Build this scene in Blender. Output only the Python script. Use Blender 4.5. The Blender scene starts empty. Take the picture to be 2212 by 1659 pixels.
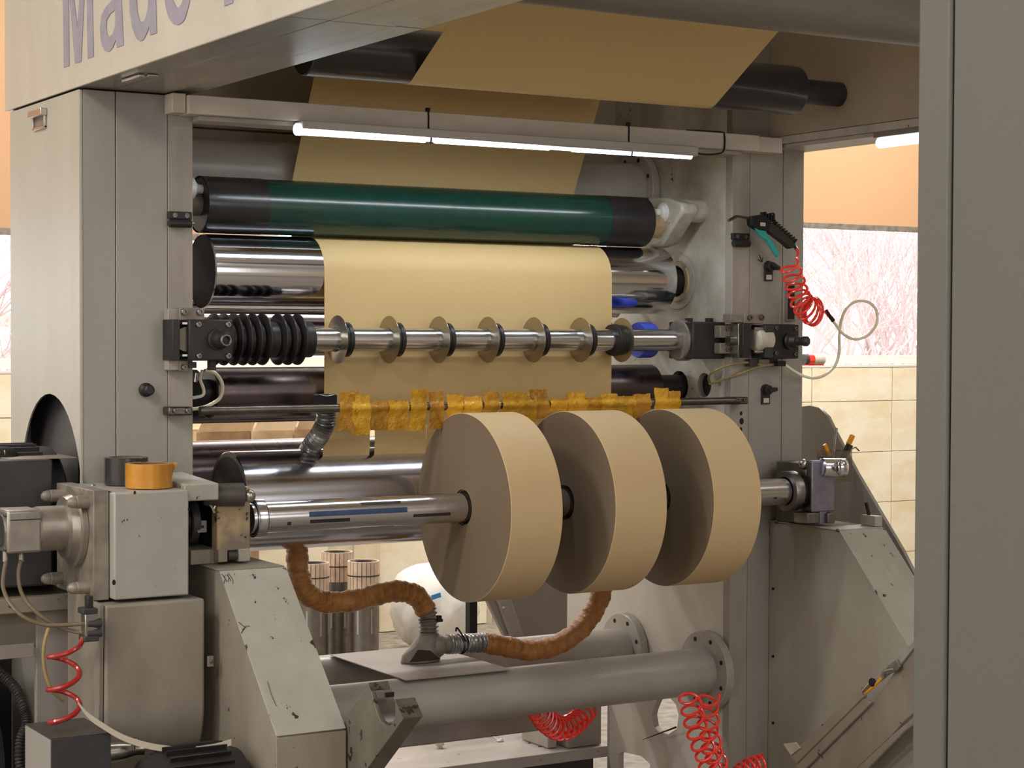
import bpy, bmesh, math, random
from mathutils import Vector, Matrix
random.seed(11)
S = bpy.context.scene
COL = S.collection
PI = math.pi
# ------------------------------------------------------------------ camera
F = 4123.5
yaw, pit, rol = math.radians(31.041), math.radians(-1.515), math.radians(0.2164)
CP = Vector((0, 0, 1.5))
FW = Vector((math.sin(yaw)*math.cos(pit), math.cos(yaw)*math.cos(pit), math.sin(pit)))
r_ = Vector((math.cos(yaw), -math.sin(yaw), 0)); u_ = r_.cross(FW)
RT = r_*math.cos(rol)+u_*math.sin(rol); UP = -r_*math.sin(rol)+u_*math.cos(rol)
cam = bpy.data.cameras.new('camera'); co = bpy.data.objects.new('camera', cam); COL.objects.link(co)
cam.sensor_width = 36; cam.lens = F/2212*36; cam.clip_end = 200
M = Matrix((RT, UP, -FW)).transposed().to_4x4(); M.translation = CP
co.matrix_world = M; S.camera = co
def at(px, py, X=None, Y=None, Z=None):
    """point of the room that lies on the plane X=, Y= or Z= behind a pixel of the 2212x1659 frame"""
    d = FW+RT*((px-1106)/F)-UP*((py-829.5)/F)
    i, v = (0, X) if X is not None else ((1, Y) if Y is not None else (2, Z))
    return CP+d*((v-CP[i])/d[i])
# ------------------------------------------------------------------ world and light
S.view_settings.view_transform = 'Standard'; S.view_settings.look = 'None'
S.view_settings.gamma = 1; S.view_settings.exposure = 0.0; S.view_settings.use_curve_mapping = False
w = bpy.data.worlds.new('world'); S.world = w; w.use_nodes = True
bg = w.node_tree.nodes['Background']; bg.inputs[0].default_value = (0.98, 0.97, 1.0, 1); bg.inputs[1].default_value = 3.4
def area(name, loc, rot, sx, sy, power, col=(1, 1, 1), portal=False):
    l = bpy.data.lights.new(name, 'AREA'); l.shape = 'RECTANGLE'; l.size = sx; l.size_y = sy; l.energy = power; l.color = col
    o = bpy.data.objects.new(name, l); COL.objects.link(o); o.location = loc; o.rotation_euler = rot
    if portal: l.cycles.is_portal = True
    return o
H = PI/2
area('window_light_portal', (1.0, 8.98, 2.25), (-H, 0, 0), 6.2, 1.9, 10, portal=True)
area('window_light_portal', (7.6, 8.98, 2.25), (-H, 0, 0), 4.4, 1.9, 10, portal=True)
area('window_light_portal', (-4.98, 3.0, 2.3), (0, -H, 0), 2.0, 6.0, 10, portal=True)
area('window_light_portal', (1.5, -3.98, 2.3), (H, 0, 0), 8.0, 2.0, 10, portal=True)
LAMPS = [(1.6, 7.4, 70), (4.0, 7.4, 80), (7.4, 7.4, 130), (-1.6, 3.2, 85), (0.6, -1.2, 36), (5.4, 1.2, 25), (-1.8, 6.6, 55), (-1.2, 1.4, 55), (3.2, -0.6, 36)]
for x, y, p in LAMPS:
    area('ceiling_light', (x, y, 3.84), (0, 0, 0), 1.4, 0.3, p, (1.0, 0.972, 0.935))
# ------------------------------------------------------------------ materials
MATS = {}
class NB:
    def __init__(s, name):
        s.m = bpy.data.materials.new(name); s.m.use_nodes = True; s.t = s.m.node_tree; s.p = s.t.nodes['Principled BSDF']
        MATS[name] = s.m
    def n(s, typ, **kw):
        o = s.t.nodes.new(typ)
        for k, v in kw.items():
            if k.startswith('i_'):
                o.inputs[k[2:].replace('_', ' ')].default_value = v
            else: setattr(o, k, v)
        return o
    def l(s, a, b): s.t.links.new(a, b)
    def coord(s, scale=(1, 1, 1)):
        tc = s.n('ShaderNodeTexCoord'); mp = s.n('ShaderNodeMapping'); mp.inputs['Scale'].default_value = scale
        s.l(tc.outputs['Object'], mp.inputs[0]); return mp.outputs[0]
    def noise(s, scale, vec, detail=3, rough=.5):
        n = s.n('ShaderNodeTexNoise', i_Scale=scale, i_Detail=detail, i_Roughness=rough); s.l(vec, n.inputs['Vector']); return n.outputs['Fac']
    def ramp(s, fac, a, b, ca=(0, 0, 0, 1), cb=(1, 1, 1, 1)):
        r = s.n('ShaderNodeValToRGB'); r.color_ramp.elements[0].position = a; r.color_ramp.elements[1].position = b
        r.color_ramp.elements[0].color = ca; r.color_ramp.elements[1].color = cb; s.l(fac, r.inputs[0]); return r.outputs[0]
    def mix(s, fac, a, b):
        m = s.n('ShaderNodeMix', data_type='RGBA')
        if hasattr(fac, 'links'): s.l(fac, m.inputs[0])
        else: m.inputs[0].default_value = fac
        for k, v in ((6, a), (7, b)):
            if hasattr(v, 'links'): s.l(v, m.inputs[k])
            else: m.inputs[k].default_value = v
        return m.outputs[2]
    def bump(s, h, st=.2, dist=.002):
        b = s.n('ShaderNodeBump'); b.inputs['Strength'].default_value = st; b.inputs['Distance'].default_value = dist
        s.l(h, b.inputs['Height']); s.l(b.outputs[0], s.p.inputs['Normal'])
def lin(c):
    return tuple(((v/255)/12.92 if v/255 <= .04045 else ((v/255+.055)/1.055)**2.4) for v in c)+(1,)
def paint(name, rgb, rough=.45, dirt=.25, dscale=(6, 6, 1.5), chip=0, peel=.12, dark=(70, 60, 48), pscale=500):
    b = NB(name); c = lin(rgb); v = b.coord(dscale)
    n = b.noise(1.6, v, 5, .6); f = b.ramp(n, .38, .72)
    mm = b.n('ShaderNodeMath', operation='MULTIPLY'); b.l(f, mm.inputs[0]); mm.inputs[1].default_value = dirt
    base = b.mix(mm.outputs[0], c, lin(dark))
    v2 = b.coord()
    n2 = b.noise(40, v2, 4, .6); f2 = b.ramp(n2, .3, .75)
    base = b.mix(b_scale(b, f2, .10), base, lin(tuple(x*.72 for x in rgb)))
    if chip:
        n3 = b.noise(26, v2, 5, .62); f3 = b.ramp(n3, .70-chip*.1, .715-chip*.1)
        base = b.mix(f3, base, lin((45, 38, 32)))
    b.l(base, b.p.inputs['Base Color']); b.p.inputs['Roughness'].default_value = rough
    b.bump(b.noise(pscale, v2, 2), peel, .0006)
    return b.m
def b_scale(b, s, k):
    mm = b.n('ShaderNodeMath', operation='MULTIPLY'); b.l(s, mm.inputs[0]); mm.inputs[1].default_value = k; return mm.outputs[0]
def plain(name, rgb, rough=.5, metal=0, bump=0, bs=80, var=.0, coat=0, spec=.5):
    b = NB(name); c = lin(rgb); v = b.coord()
    if var:
        base = b.mix(b.ramp(b.noise(22, v, 5), .35, .7), c, lin(tuple(x*(1-var) for x in rgb))); b.l(base, b.p.inputs['Base Color'])
    else: b.p.inputs['Base Color'].default_value = c
    b.p.inputs['Roughness'].default_value = rough; b.p.inputs['Metallic'].default_value = metal
    b.p.inputs['Coat Weight'].default_value = coat; b.p.inputs['Specular IOR Level'].default_value = spec
    if bump: b.bump(b.noise(bs, v, 4), bump, .002)
    return b.m
def steel(name, rgb, rough, streak=.15, along=(300, 4, 4)):
    b = NB(name); v = b.coord(along); n = b.noise(1, v, 4, .7)
    b.l(b.mix(b_scale(b, n, streak*2), lin(rgb), lin(tuple(x*.45 for x in rgb))), b.p.inputs['Base Color'])
    r = b.n('ShaderNodeMapRange'); b.l(n, r.inputs[0]); r.inputs[3].default_value = rough*.6; r.inputs[4].default_value = rough*1.5
    b.l(r.outputs[0], b.p.inputs['Roughness']); b.p.inputs['Metallic'].default_value = 1
    return b.m
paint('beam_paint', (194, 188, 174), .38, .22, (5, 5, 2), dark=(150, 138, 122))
paint('tower_side_paint', (178, 173, 160), .42, .25, (5, 5, 1.2), dark=(142, 130, 114))
paint('tower_paint', (160, 155, 146), .42, .12, (4, 4, 1))
paint('strip_paint', (164, 156, 144), .45, .3, (12, 12, 3), dark=(95, 84, 70))
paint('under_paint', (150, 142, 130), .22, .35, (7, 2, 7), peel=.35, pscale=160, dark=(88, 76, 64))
paint('dark_paint', (128, 118, 106), .5, .3, (5, 5, 3))
paint('wall_paint', (190, 187, 172), .4, .7, (4, 4, 3), chip=.12, dark=(108, 84, 54))
paint('low_wall_paint', (156, 146, 138), .5, .25, (4, 4, 2), dark=(98, 84, 72))
paint('stand_paint', (172, 169, 155), .42, .25, (7, 7, 4), chip=.62, dark=(110, 100, 84))
paint('stand_side_paint', (152, 142, 126), .5, .35, (5, 5, 2), chip=.3, dark=(80, 68, 54))
paint('housing_paint', (170, 166, 156), .38, .16, (6, 6, 3), chip=.12, dark=(110, 98, 84))
paint('frame_wall_paint', (208, 202, 192), .5, .2, (4, 4, 2), dark=(150, 128, 110))
paint('right_stand_paint', (172, 166, 151), .5, .3, (5, 5, 2), dark=(130, 112, 92))
paint('lamp_beam_paint', (206, 196, 182), .45, .3, (3, 12, 12), dark=(130, 116, 100))
paint('guard_paint', (150, 141, 127), .42, .4, (5, 5, 2.5), dark=(84, 72, 60))
paint('pipe_paint', (172, 166, 157), .34, .3, (2, 8, 8), dark=(88, 76, 66))
paint('base_plate_paint', (186, 178, 170), .45, .3, (3, 10, 6), chip=.25, dark=(110, 98, 88))
paint('cross_tube_paint', (122, 115, 105), .4, .2, (2, 8, 8), dark=(80, 70, 60))
paint('pillar_paint', (95, 93, 85), .5, .1, (3, 3, 1), peel=.5, pscale=330)
paint('white_cast_paint', (196, 192, 178), .4, .5, (18, 18, 14), chip=.2, dark=(120, 96, 64))
paint('worn_black', (70, 64, 58), .45, .2, (10, 10, 10), chip=.0)
paint('cradle_paint', (110, 103, 90), .5, .4, (10, 10, 5), chip=.75, dark=(54, 46, 38))
paint('worn_tip', (96, 88, 78), .35, .5, (30, 30, 30), chip=1.4, dark=(34, 28, 24))
paint('brown_dark_paint', (86, 72, 54), .6, .3)
b = NB('worn_cream'); v = b.coord()
base = b.mix(b.ramp(b.noise(9, v, 5, .6), .42, .6), lin((190, 164, 124)), lin((132, 120, 106)))
base = b.mix(b.ramp(b.noise(38, v, 6, .7), .60, .63), base, lin((40, 34, 30)))
b.l(base, b.p.inputs['Base Color']); b.p.inputs['Roughness'].default_value = .4
steel('chrome', (226, 228, 236), .10, .04)
steel('brushed_steel', (214, 214, 224), .17, .14, (420, 3, 3))
steel('shaft_steel', (222, 222, 228), .2, .08, (60, 6, 6))
steel('dull_steel', (160, 153, 146), .38, .4, (20, 20, 20))
steel('blued_steel', (186, 182, 206), .42, .45, (40, 40, 40))
steel('dark_roller_metal', (112, 100, 100), .3, .2, (90, 4, 4))
steel('rod_metal', (140, 134, 122), .35, .5, (30, 60, 60))
plain('disc_steel', (172, 166, 152), .3, 1)
plain('green_rubber', (18, 58, 48), .24, 0, var=.12, coat=.2)
plain('black_rubber', (42, 40, 42), .28, 0, var=.2, coat=.15)
plain('black_metal', (48, 45, 44), .42, .2, bump=.15, bs=200, var=.2)
plain('charcoal', (58, 55, 56), .5, 0, bump=.2, bs=120, var=.15)
plain('void_black', (22, 20, 18), .8)
plain('silver', (188, 184, 176), .28, 1)
paint('inner_paint', (166, 152, 134), .5, .2, (4, 4, 3), dark=(120, 104, 86))
plain('cast_grey', (150, 140, 126), .5, .3, bump=.25, bs=140, var=.25)
plain('aluminium', (176, 168, 156), .38, .75, var=.12)
plain('ptfe', (205, 198, 180), .45, 0, var=.12)
plain('teal_plastic', (38, 165, 160), .35)
plain('red_hose', (246, 58, 44), .25, 0, coat=.5)
plain('dark_red_hose', (160, 32, 30), .3, 0, coat=.4)
plain('white_hose', (232, 224, 196), .3, 0, coat=.4)
plain('olive_hose', (150, 130, 84), .3, 0, coat=.5)
plain('dusty_hose', (104, 92, 70), .4, 0, coat=.3)
plain('blue_key', (46, 70, 112), .4, 0, var=.2)
plain('black_key', (52, 44, 42), .5, 0, var=.25)
plain('blue_band', (64, 84, 200), .3, 0)
plain('white_plastic', (226, 224, 220), .35)
plain('yellow_plastic', (232, 160, 24), .35)
plain('letter_ink', (150, 145, 158), .5, 0, var=.08)
plain('tape_roll_side', (206, 140, 50), .22, 0, var=.1, coat=.5)
plain('black_tape', (52, 50, 52), .25, 0, coat=.4, var=.1)
plain('card_core', (112, 96, 76), .7)
plain('cardboard', (198, 164, 126), .75, 0, bump=.1, bs=60, var=.1)
plain('cardboard_light', (226, 198, 160), .75, 0, var=.06)
plain('bag_plastic', (238, 234, 228), .3, 0, bump=.6, bs=14)
plain('bag_blue', (60, 140, 190), .4)
plain('core_pink', (222, 196, 172), .6, 0, var=.12)
plain('paper_strip', (200, 190, 172), .6)
plain('duct_grey', (130, 120, 110), .45, 0, var=.2)
plain('duct_dark', (62, 50, 42), .35, .4, var=.2)
plain('silver_duct', (178, 176, 172), .3, .6, bump=.4, bs=60, var=.4)
plain('rope', (58, 52, 44), .8)
plain('floor_mat', (148, 138, 124), .5, 0, bump=.2, bs=30, var=.3)
plain('ceiling_mat', (205, 200, 190), .8)
plain('wall_plaster', (228, 216, 190), .7, 0, var=.06)
plain('frame_white', (228, 224, 214), .4)
plain('grout', (205, 192, 168), .8)
b = NB('tile'); v = b.coord((3, 3, 6)); base = b.mix(b.ramp(b.noise(1.3, v, 6, .65), .4, .68), lin((246, 236, 212)), lin((236, 217, 182)))
b.l(base, b.p.inputs['Base Color']); b.p.inputs['Roughness'].default_value = .32
b = NB('bark'); b.p.inputs['Base Color'].default_value = lin((202, 184, 184)); b.p.inputs['Roughness'].default_value = .9
plain('snow_ground', (205, 196, 186), .9)
plain('leaf_yellow', (226, 204, 160), .8)
plain('fence_red', (226, 176, 172), .7)
# kraft paper web, reel rim and reel side
def paper(name, a, rough=.62, sheen=0, spec=.3):
    b = NB(name); v = b.coord((1, 1, 1)); n = b.noise(140, v, 4, .6)
    b.l(b.mix(b_scale(b, n, .35), lin(a), lin(tuple(x*.86 for x in a))), b.p.inputs['Base Color'])
    b.p.inputs['Roughness'].default_value = rough; b.p.inputs['Specular IOR Level'].default_value = spec
    b.bump(b.noise(420, v, 2), .1, .0006); return b
paper('kraft', (216, 187, 132), .5)
paper('reel_rim', (212, 184, 140), .6)
b = NB('reel_side'); tc = b.n('ShaderNodeTexCoord'); sp = b.n('ShaderNodeSeparateXYZ'); b.l(tc.outputs['Object'], sp.inputs[0])
cx = b.n('ShaderNodeCombineXYZ'); b.l(sp.outputs[1], cx.inputs[1]); b.l(sp.outputs[2], cx.inputs[2])
ln = b.n('ShaderNodeVectorMath', operation='LENGTH'); b.l(cx.outputs[0], ln.inputs[0])
c2 = b.n('ShaderNodeCombineXYZ'); b.l(ln.outputs['Value'], c2.inputs[0])
n = b.noise(420, c2.outputs[0], 5, .8)
b.l(b.mix(b.ramp(n, .36, .66), lin((142, 122, 98)), lin((116, 98, 76))), b.p.inputs['Base Color']); b.p.inputs['Roughness'].default_value = .75
b.bump(n, .35, .0012)
# brown packing tape
b = NB('packing_tape'); v = b.coord((1, 1, 1)); b.l(b.mix(b.ramp(b.noise(14, v, 4), .35, .7), lin((226, 172, 42)), lin((188, 134, 24))), b.p.inputs['Base Color'])
b.p.inputs['Roughness'].default_value = .13; b.bump(b.noise(48, v, 4, .6), .7, .012)
b = NB('packing_tape_dark'); v = b.coord((1, 1, 1)); b.l(b.mix(b.ramp(b.noise(14, v, 4), .35, .7), lin((198, 142, 34)), lin((160, 108, 20))), b.p.inputs['Base Color'])
b.p.inputs['Roughness'].default_value = .14; b.bump(b.noise(55, v, 4, .6), .7, .012)
b = NB('wrap_tape'); v = b.coord((1, 1, 1)); b.l(b.mix(b.ramp(b.noise(40, v, 5, .7), .35, .72), lin((176, 118, 52)), lin((128, 80, 34))), b.p.inputs['Base Color'])
b.p.inputs['Roughness'].default_value = .3; b.bump(b.noise(38, v, 5, .7), .9, .01)
# blind cloth lets light through
b = NB('blind_cloth'); out = b.t.nodes['Material Output']; tr = b.n('ShaderNodeBsdfTranslucent'); tr.inputs[0].default_value = lin((212, 180, 146))
df = b.n('ShaderNodeBsdfDiffuse'); df.inputs[0].default_value = lin((212, 178, 142)); mx = b.n('ShaderNodeMixShader'); mx.inputs[0].default_value = .42
b.l(df.outputs[0], mx.inputs[1]); b.l(tr.outputs[0], mx.inputs[2]); b.l(mx.outputs[0], out.inputs[0])
b = NB('glass'); out = b.t.nodes['Material Output']; gl = b.n('ShaderNodeBsdfGlossy'); gl.inputs['Roughness'].default_value = .02
tp = b.n('ShaderNodeBsdfTransparent'); mx = b.n('ShaderNodeMixShader'); mx.inputs[0].default_value = .05
b.l(tp.outputs[0], mx.inputs[1]); b.l(gl.outputs[0], mx.inputs[2]); b.l(mx.outputs[0], out.inputs[0])
b = NB('clear_plastic'); out = b.t.nodes['Material Output']; gl = b.n('ShaderNodeBsdfGlossy'); gl.inputs['Roughness'].default_value = .1
tp = b.n('ShaderNodeBsdfTransparent'); tp.inputs[0].default_value = (.85, .83, .8, 1); mx = b.n('ShaderNodeMixShader'); mx.inputs[0].default_value = .18
b.l(tp.outputs[0], mx.inputs[1]); b.l(gl.outputs[0], mx.inputs[2]); b.l(mx.outputs[0], out.inputs[0])
def emit(name, col, st):
    b = NB(name); b.p.inputs['Emission Color'].default_value = col; b.p.inputs['Emission Strength'].default_value = st; b.p.inputs['Base Color'].default_value = (.8, .8, .8, 1)
emit('led_glow', (.86, .93, 1, 1), 7)
emit('lamp_glow', (1, .93, .84, 1), 6)
emit('led_glow_soft', (.9, .95, 1, 1), 2.2)
# ------------------------------------------------------------------ mesh helpers
class MB:
    def __init__(s): s.v = []; s.f = []; s.mi = []; s.cur = 0
    def add(s, vs, fs):
        o = len(s.v); s.v += [Vector(p) for p in vs]
        for f in fs: s.f.append([o+i for i in f]); s.mi.append(s.cur)
        return s
    def box(s, x0, x1, y0, y1, z0, z1):
        vs = [(x, y, z) for z in (z0, z1) for y in (y0, y1) for x in (x0, x1)]
        return s.add(vs, [(0, 2, 3, 1), (4, 5, 7, 6), (0, 1, 5, 4), (2, 6, 7, 3), (0, 4, 6, 2), (1, 3, 7, 5)])
    def cbox(s, c, sz, ax=None):
        c = Vector(c); sx, sy, sz_ = [k/2 for k in sz]
        ax = ax or (Vector((1, 0, 0)), Vector((0, 1, 0)), Vector((0, 0, 1)))
        vs = [c+ax[0]*(sx*i)+ax[1]*(sy*j)+ax[2]*(sz_*k) for k in (-1, 1) for j in (-1, 1) for i in (-1, 1)]
        return s.add(vs, [(0, 2, 3, 1), (4, 5, 7, 6), (0, 1, 5, 4), (2, 6, 7, 3), (0, 4, 6, 2), (1, 3, 7, 5)])
    def prism(s, poly, a, b_, axis='X'):
        """poly in the two other axes, extruded from a to b_ along axis"""
        n = len(poly)
        def P(t, p):
            return (t, p[0], p[1]) if axis == 'X' else ((p[0], t, p[1]) if axis == 'Y' else (p[0], p[1], t))
        vs = [P(a, p) for p in poly]+[P(b_, p) for p in poly]
        fs = [list(range(n)), list(range(2*n-1, n-1, -1))]+[[i, (i+1) % n, n+(i+1) % n, n+i] for i in range(n)]
        return s.add(vs, fs)
    def lathe(s, p0, d, prof, n=32, cap=True):
        p0 = Vector(p0); d = Vector(d).normalized(); a = d.orthogonal().normalized(); c = d.cross(a)
        vs = []; fs = []
        for t, r in prof:
            for k in range(n):
                th = 2*PI*k/n; vs.append(p0+d*t+(a*math.cos(th)+c*math.sin(th))*r)
        m = len(prof)
        for i in range(m-1):
            for k in range(n): fs.append([i*n+k, i*n+(k+1) % n, (i+1)*n+(k+1) % n, (i+1)*n+k])
        if cap: fs.append(list(range(n))[::-1]); fs.append([(m-1)*n+k for k in range(n)])
        return s.add(vs, fs)
    def cyl(s, p0, p1, r, n=32, r2=None, ch=0):
        p0 = Vector(p0); p1 = Vector(p1); L = (p1-p0).length; r2 = r if r2 is None else r2
        pr = [(0, r), (L, r2)] if not ch else [(0, r-ch), (ch, r), (L-ch, r2), (L, r2-ch)]
        return s.lathe(p0, p1-p0, pr, n)
    def ball(s, c, r, n=16, sc=(1, 1, 1)):
        vs = []; fs = []; m = n//2
        for i in range(m+1):
            ph = PI*i/m
            for k in range(n):
                th = 2*PI*k/n; vs.append((c[0]+r*sc[0]*math.sin(ph)*math.cos(th), c[1]+r*sc[1]*math.sin(ph)*math.sin(th), c[2]+r*sc[2]*math.cos(ph)))
        for i in range(m):
            for k in range(n): fs.append([i*n+k, (i+1)*n+k, (i+1)*n+(k+1) % n, i*n+(k+1) % n])
        return s.add(vs, fs)
    def tube(s, pts, r, n=8, smooth=True, sub=6):
        pts = [Vector(p) for p in pts]
        if smooth and len(pts) > 2: pts = spline(pts, sub)
        R = r if callable(r) else (lambda t: r)
        vs = []; fs = []; up = None; m = len(pts)
        for i, p in enumerate(pts):
            d = (pts[min(i+1, m-1)]-pts[max(i-1, 0)]).normalized()
            if up is None: up = d.orthogonal().normalized()
            up = (up-d*up.dot(d)); up = up.normalized() if up.length > 1e-6 else d.orthogonal().normalized()
            c = d.cross(up); rr = R(i/(m-1))
            for k in range(n):
                th = 2*PI*k/n; vs.append(p+(up*math.cos(th)+c*math.sin(th))*rr)
        for i in range(m-1):
            for k in range(n): fs.append([i*n+k, i*n+(k+1) % n, (i+1)*n+(k+1) % n, (i+1)*n+k])
        fs.append(list(range(n))[::-1]); fs.append([(m-1)*n+k for k in range(n)])
        return s.add(vs, fs)
    def ring(s, c, d, R, r, n=24, m=8):
        c = Vector(c); d = Vector(d).normalized(); a = d.orthogonal().normalized(); e = d.cross(a); vs = []; fs = []
        for i in range(n):
            th = 2*PI*i/n; q = a*math.cos(th)+e*math.sin(th)
            for k in range(m):
                ph = 2*PI*k/m; vs.append(c+q*(R+r*math.cos(ph))+d*(r*math.sin(ph)))
        for i in range(n):
            for k in range(m): fs.append([i*m+k, ((i+1) % n)*m+k, ((i+1) % n)*m+(k+1) % m, i*m+(k+1) % m])
        return s.add(vs, fs)
    def build(s, name, mat, parent=None, bevel=0, angle=35):
        me = bpy.data.meshes.new(name); ms = mat if isinstance(mat, (list, tuple)) else [mat]
        if parent is not None: org = Vector(parent['org'])
        else:
            xs = [p[0] for p in s.v]; ys = [p[1] for p in s.v]; zs = [p[2] for p in s.v]
            org = Vector(((min(xs)+max(xs))/2, (min(ys)+max(ys))/2, min(zs)))
        me.from_pydata([p-org for p in s.v], [], s.f)
        for m_ in ms: me.materials.append(MATS[m_])
        for p, mi in zip(me.polygons, s.mi): p.material_index = mi
        bm = bmesh.new(); bm.from_mesh(me); bmesh.ops.recalc_face_normals(bm, faces=bm.faces); bm.to_mesh(me); bm.free()
        for p in me.polygons: p.use_smooth = True
        me.set_sharp_from_angle(angle=math.radians(angle))
        o = bpy.data.objects.new(name, me); COL.objects.link(o)
        o['org'] = tuple(org)
        if parent is not None: o.parent = parent
        else: o.location = org
        if bevel:
            md = o.modifiers.new('bevel', 'BEVEL'); md.width = bevel; md.segments = 2; md.limit_method = 'ANGLE'; md.angle_limit = math.radians(40)
        return o
def spline(P, sub):
    out = []; n = len(P)
    for i in range(n-1):
        p0 = P[max(i-1, 0)]; p1 = P[i]; p2 = P[i+1]; p3 = P[min(i+2, n-1)]
        for k in range(sub):
            t = k/sub
            out.append(.5*((2*p1)+(p2-p0)*t+(2*p0-5*p1+4*p2-p3)*t*t+(3*p1-p0-3*p2+p3)*t**3))
    out.append(P[-1]); return out
def tag(o, label, cat=None, group=None):
    o['label'] = label
    if cat: o['category'] = cat
    if group: o['group'] = group
    return o
def thing(name, label, cat, loc, group=None):
    o = bpy.data.objects.new(name, None); COL.objects.link(o); o.location = loc; o['org'] = tuple(loc); o.empty_display_size = .05
    return tag(o, label, cat, group)
def struct(o): o['kind'] = 'structure'; return o
def box(name, mat, x0, x1, y0, y1, z0, z1, parent=None, bevel=0):
    return MB().box(x0, x1, y0, y1, z0, z1).build(name, mat, parent, bevel)
def copyt(src, dx, label, group=None, dy=0, dz=0):
    """copy a thing with its parts and sub-parts, shifted"""
    r = src.copy(); COL.objects.link(r); r.location = Vector(src.location)+Vector((dx, dy, dz)); r['label'] = label
    if group: r['group'] = group
    for ch in [o for o in COL.objects if o.parent == src]:
        c = ch.copy(); COL.objects.link(c); c.parent = r
        for g in [o for o in COL.objects if o.parent == ch]:
            d = g.copy(); COL.objects.link(d); d.parent = c
    return r
def plate(name, mat, outer, holes, x0, x1, parent=None, bevel=0):
    """flat plate in the plane YZ with holes, from x0 to x1 (2-D filled curve turned to mesh)"""
    cu = bpy.data.curves.new(name, 'CURVE'); cu.dimensions = '2D'; cu.fill_mode = 'BOTH'; cu.extrude = abs(x1-x0)/2
    for poly in [outer]+holes:
        sp = cu.splines.new('POLY'); sp.points.add(len(poly)-1); sp.use_cyclic_u = True
        for q, (a, c) in zip(sp.points, poly): q.co = (a, c, 0, 1)
    t = bpy.data.objects.new('tmp', cu); COL.objects.link(t)
    me = bpy.data.meshes.new_from_object(t.evaluated_get(bpy.context.evaluated_depsgraph_get()))
    bpy.data.objects.remove(t); xm = (x0+x1)/2
    mb = MB(); mb.add([(xm+v.co[2], v.co[0], v.co[1]) for v in me.vertices], [list(p.vertices) for p in me.polygons])
    bpy.data.meshes.remove(me)
    o = mb.build(name, mat, parent, bevel); return o
def circ(cy, cz, ry, rz=None, n=32):
    rz = rz or ry
    return [(cy+ry*math.cos(2*PI*k/n), cz+rz*math.sin(2*PI*k/n)) for k in range(n)]
def yz(pts, X):
    return [(p.y, p.z) for p in (at(a, c, X=X) for a, c in pts)]
def socket_bolt(parent, c, d, r=.006, name='bolt', mat='dull_steel'):
    d = Vector(d).normalized(); c = Vector(c)
    return MB().lathe(c, d, [(0, r), (r*.9, r), (r*1.05, r*.85), (r*1.05, r*.5), (r*.5, r*.45), (r*.5, .0003)], 14).build(name, mat, parent)
def dome_bolt(parent, c, d, r=.012, L=.03):
    d = Vector(d).normalized(); c = Vector(c)
    return MB().lathe(c, d, [(0, r), (L*.55, r), (L*.58, r*.9), (L*.66, r*.95), (L*.85, r*.8), (L*.97, r*.45), (L, .0005)], 16).build('dome_nut', 'cast_grey', parent)
# ================================================================== the room
YW = 8.8
struct(box('floor', 'floor_mat', -5, 11, -4, 9.0, -.1, 0))
struct(box('ceiling', 'ceiling_mat', -5, 11, -4, 9.0, 4.1, 4.2))
SILL = 1.305
W1, W2, WT = (-2.2, 4.34), (5.02, 9.9), 3.2
def wallY(name, y0, y1, wins, z0=SILL):
    mb = MB(); mb.box(-5, 11, y0, y1, 0, z0); mb.box(-5, 11, y0, y1, WT, 4.1); x = -5
    for a, c in wins: mb.box(x, a, y0, y1, z0, WT); x = c
    mb.box(x, 11, y0, y1, z0, WT); return struct(mb.build(name, 'wall_plaster'))
wb = wallY('wall_back', YW, YW+.14, [W1, W2])
wf = wallY('wall_front', -4.14, -4, [(-2.5, 5.5)])
mb = MB(); mb.box(-5.14, -5, -4, 9, 0, SILL); mb.box(-5.14, -5, -4, 9, WT, 4.1); mb.box(-5.14, -5, -4, 0, SILL, WT); mb.box(-5.14, -5, 6, 9, SILL, WT)
struct(mb.build('wall_left', 'wall_plaster')); struct(box('wall_right', 'wall_plaster', 11, 11.14, -4, 9, 0, 4.1))
# wall tiles below the sill
zs = [0.0, .165, .479, .788, 1.097, SILL-.004]
tm = {}
for r in range(5):
    k = 0; x = 8.0-.633*16
    while x < 10.4:
        z0, z1 = zs[r]+.004, zs[r+1]
        if x > -1.6 and not (4.0 < x < 4.9):
            if r not in tm:
                o = MB().box(x+.003, x+.630, YW-.012, YW-.0005, z0, z1).build('tile', 'tile', wb, .0012); tm[r] = (o, x)
            else:
                c = tm[r][0].copy(); COL.objects.link(c); c.location = (x-tm[r][1], 0, 0)
        x += .633
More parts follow.
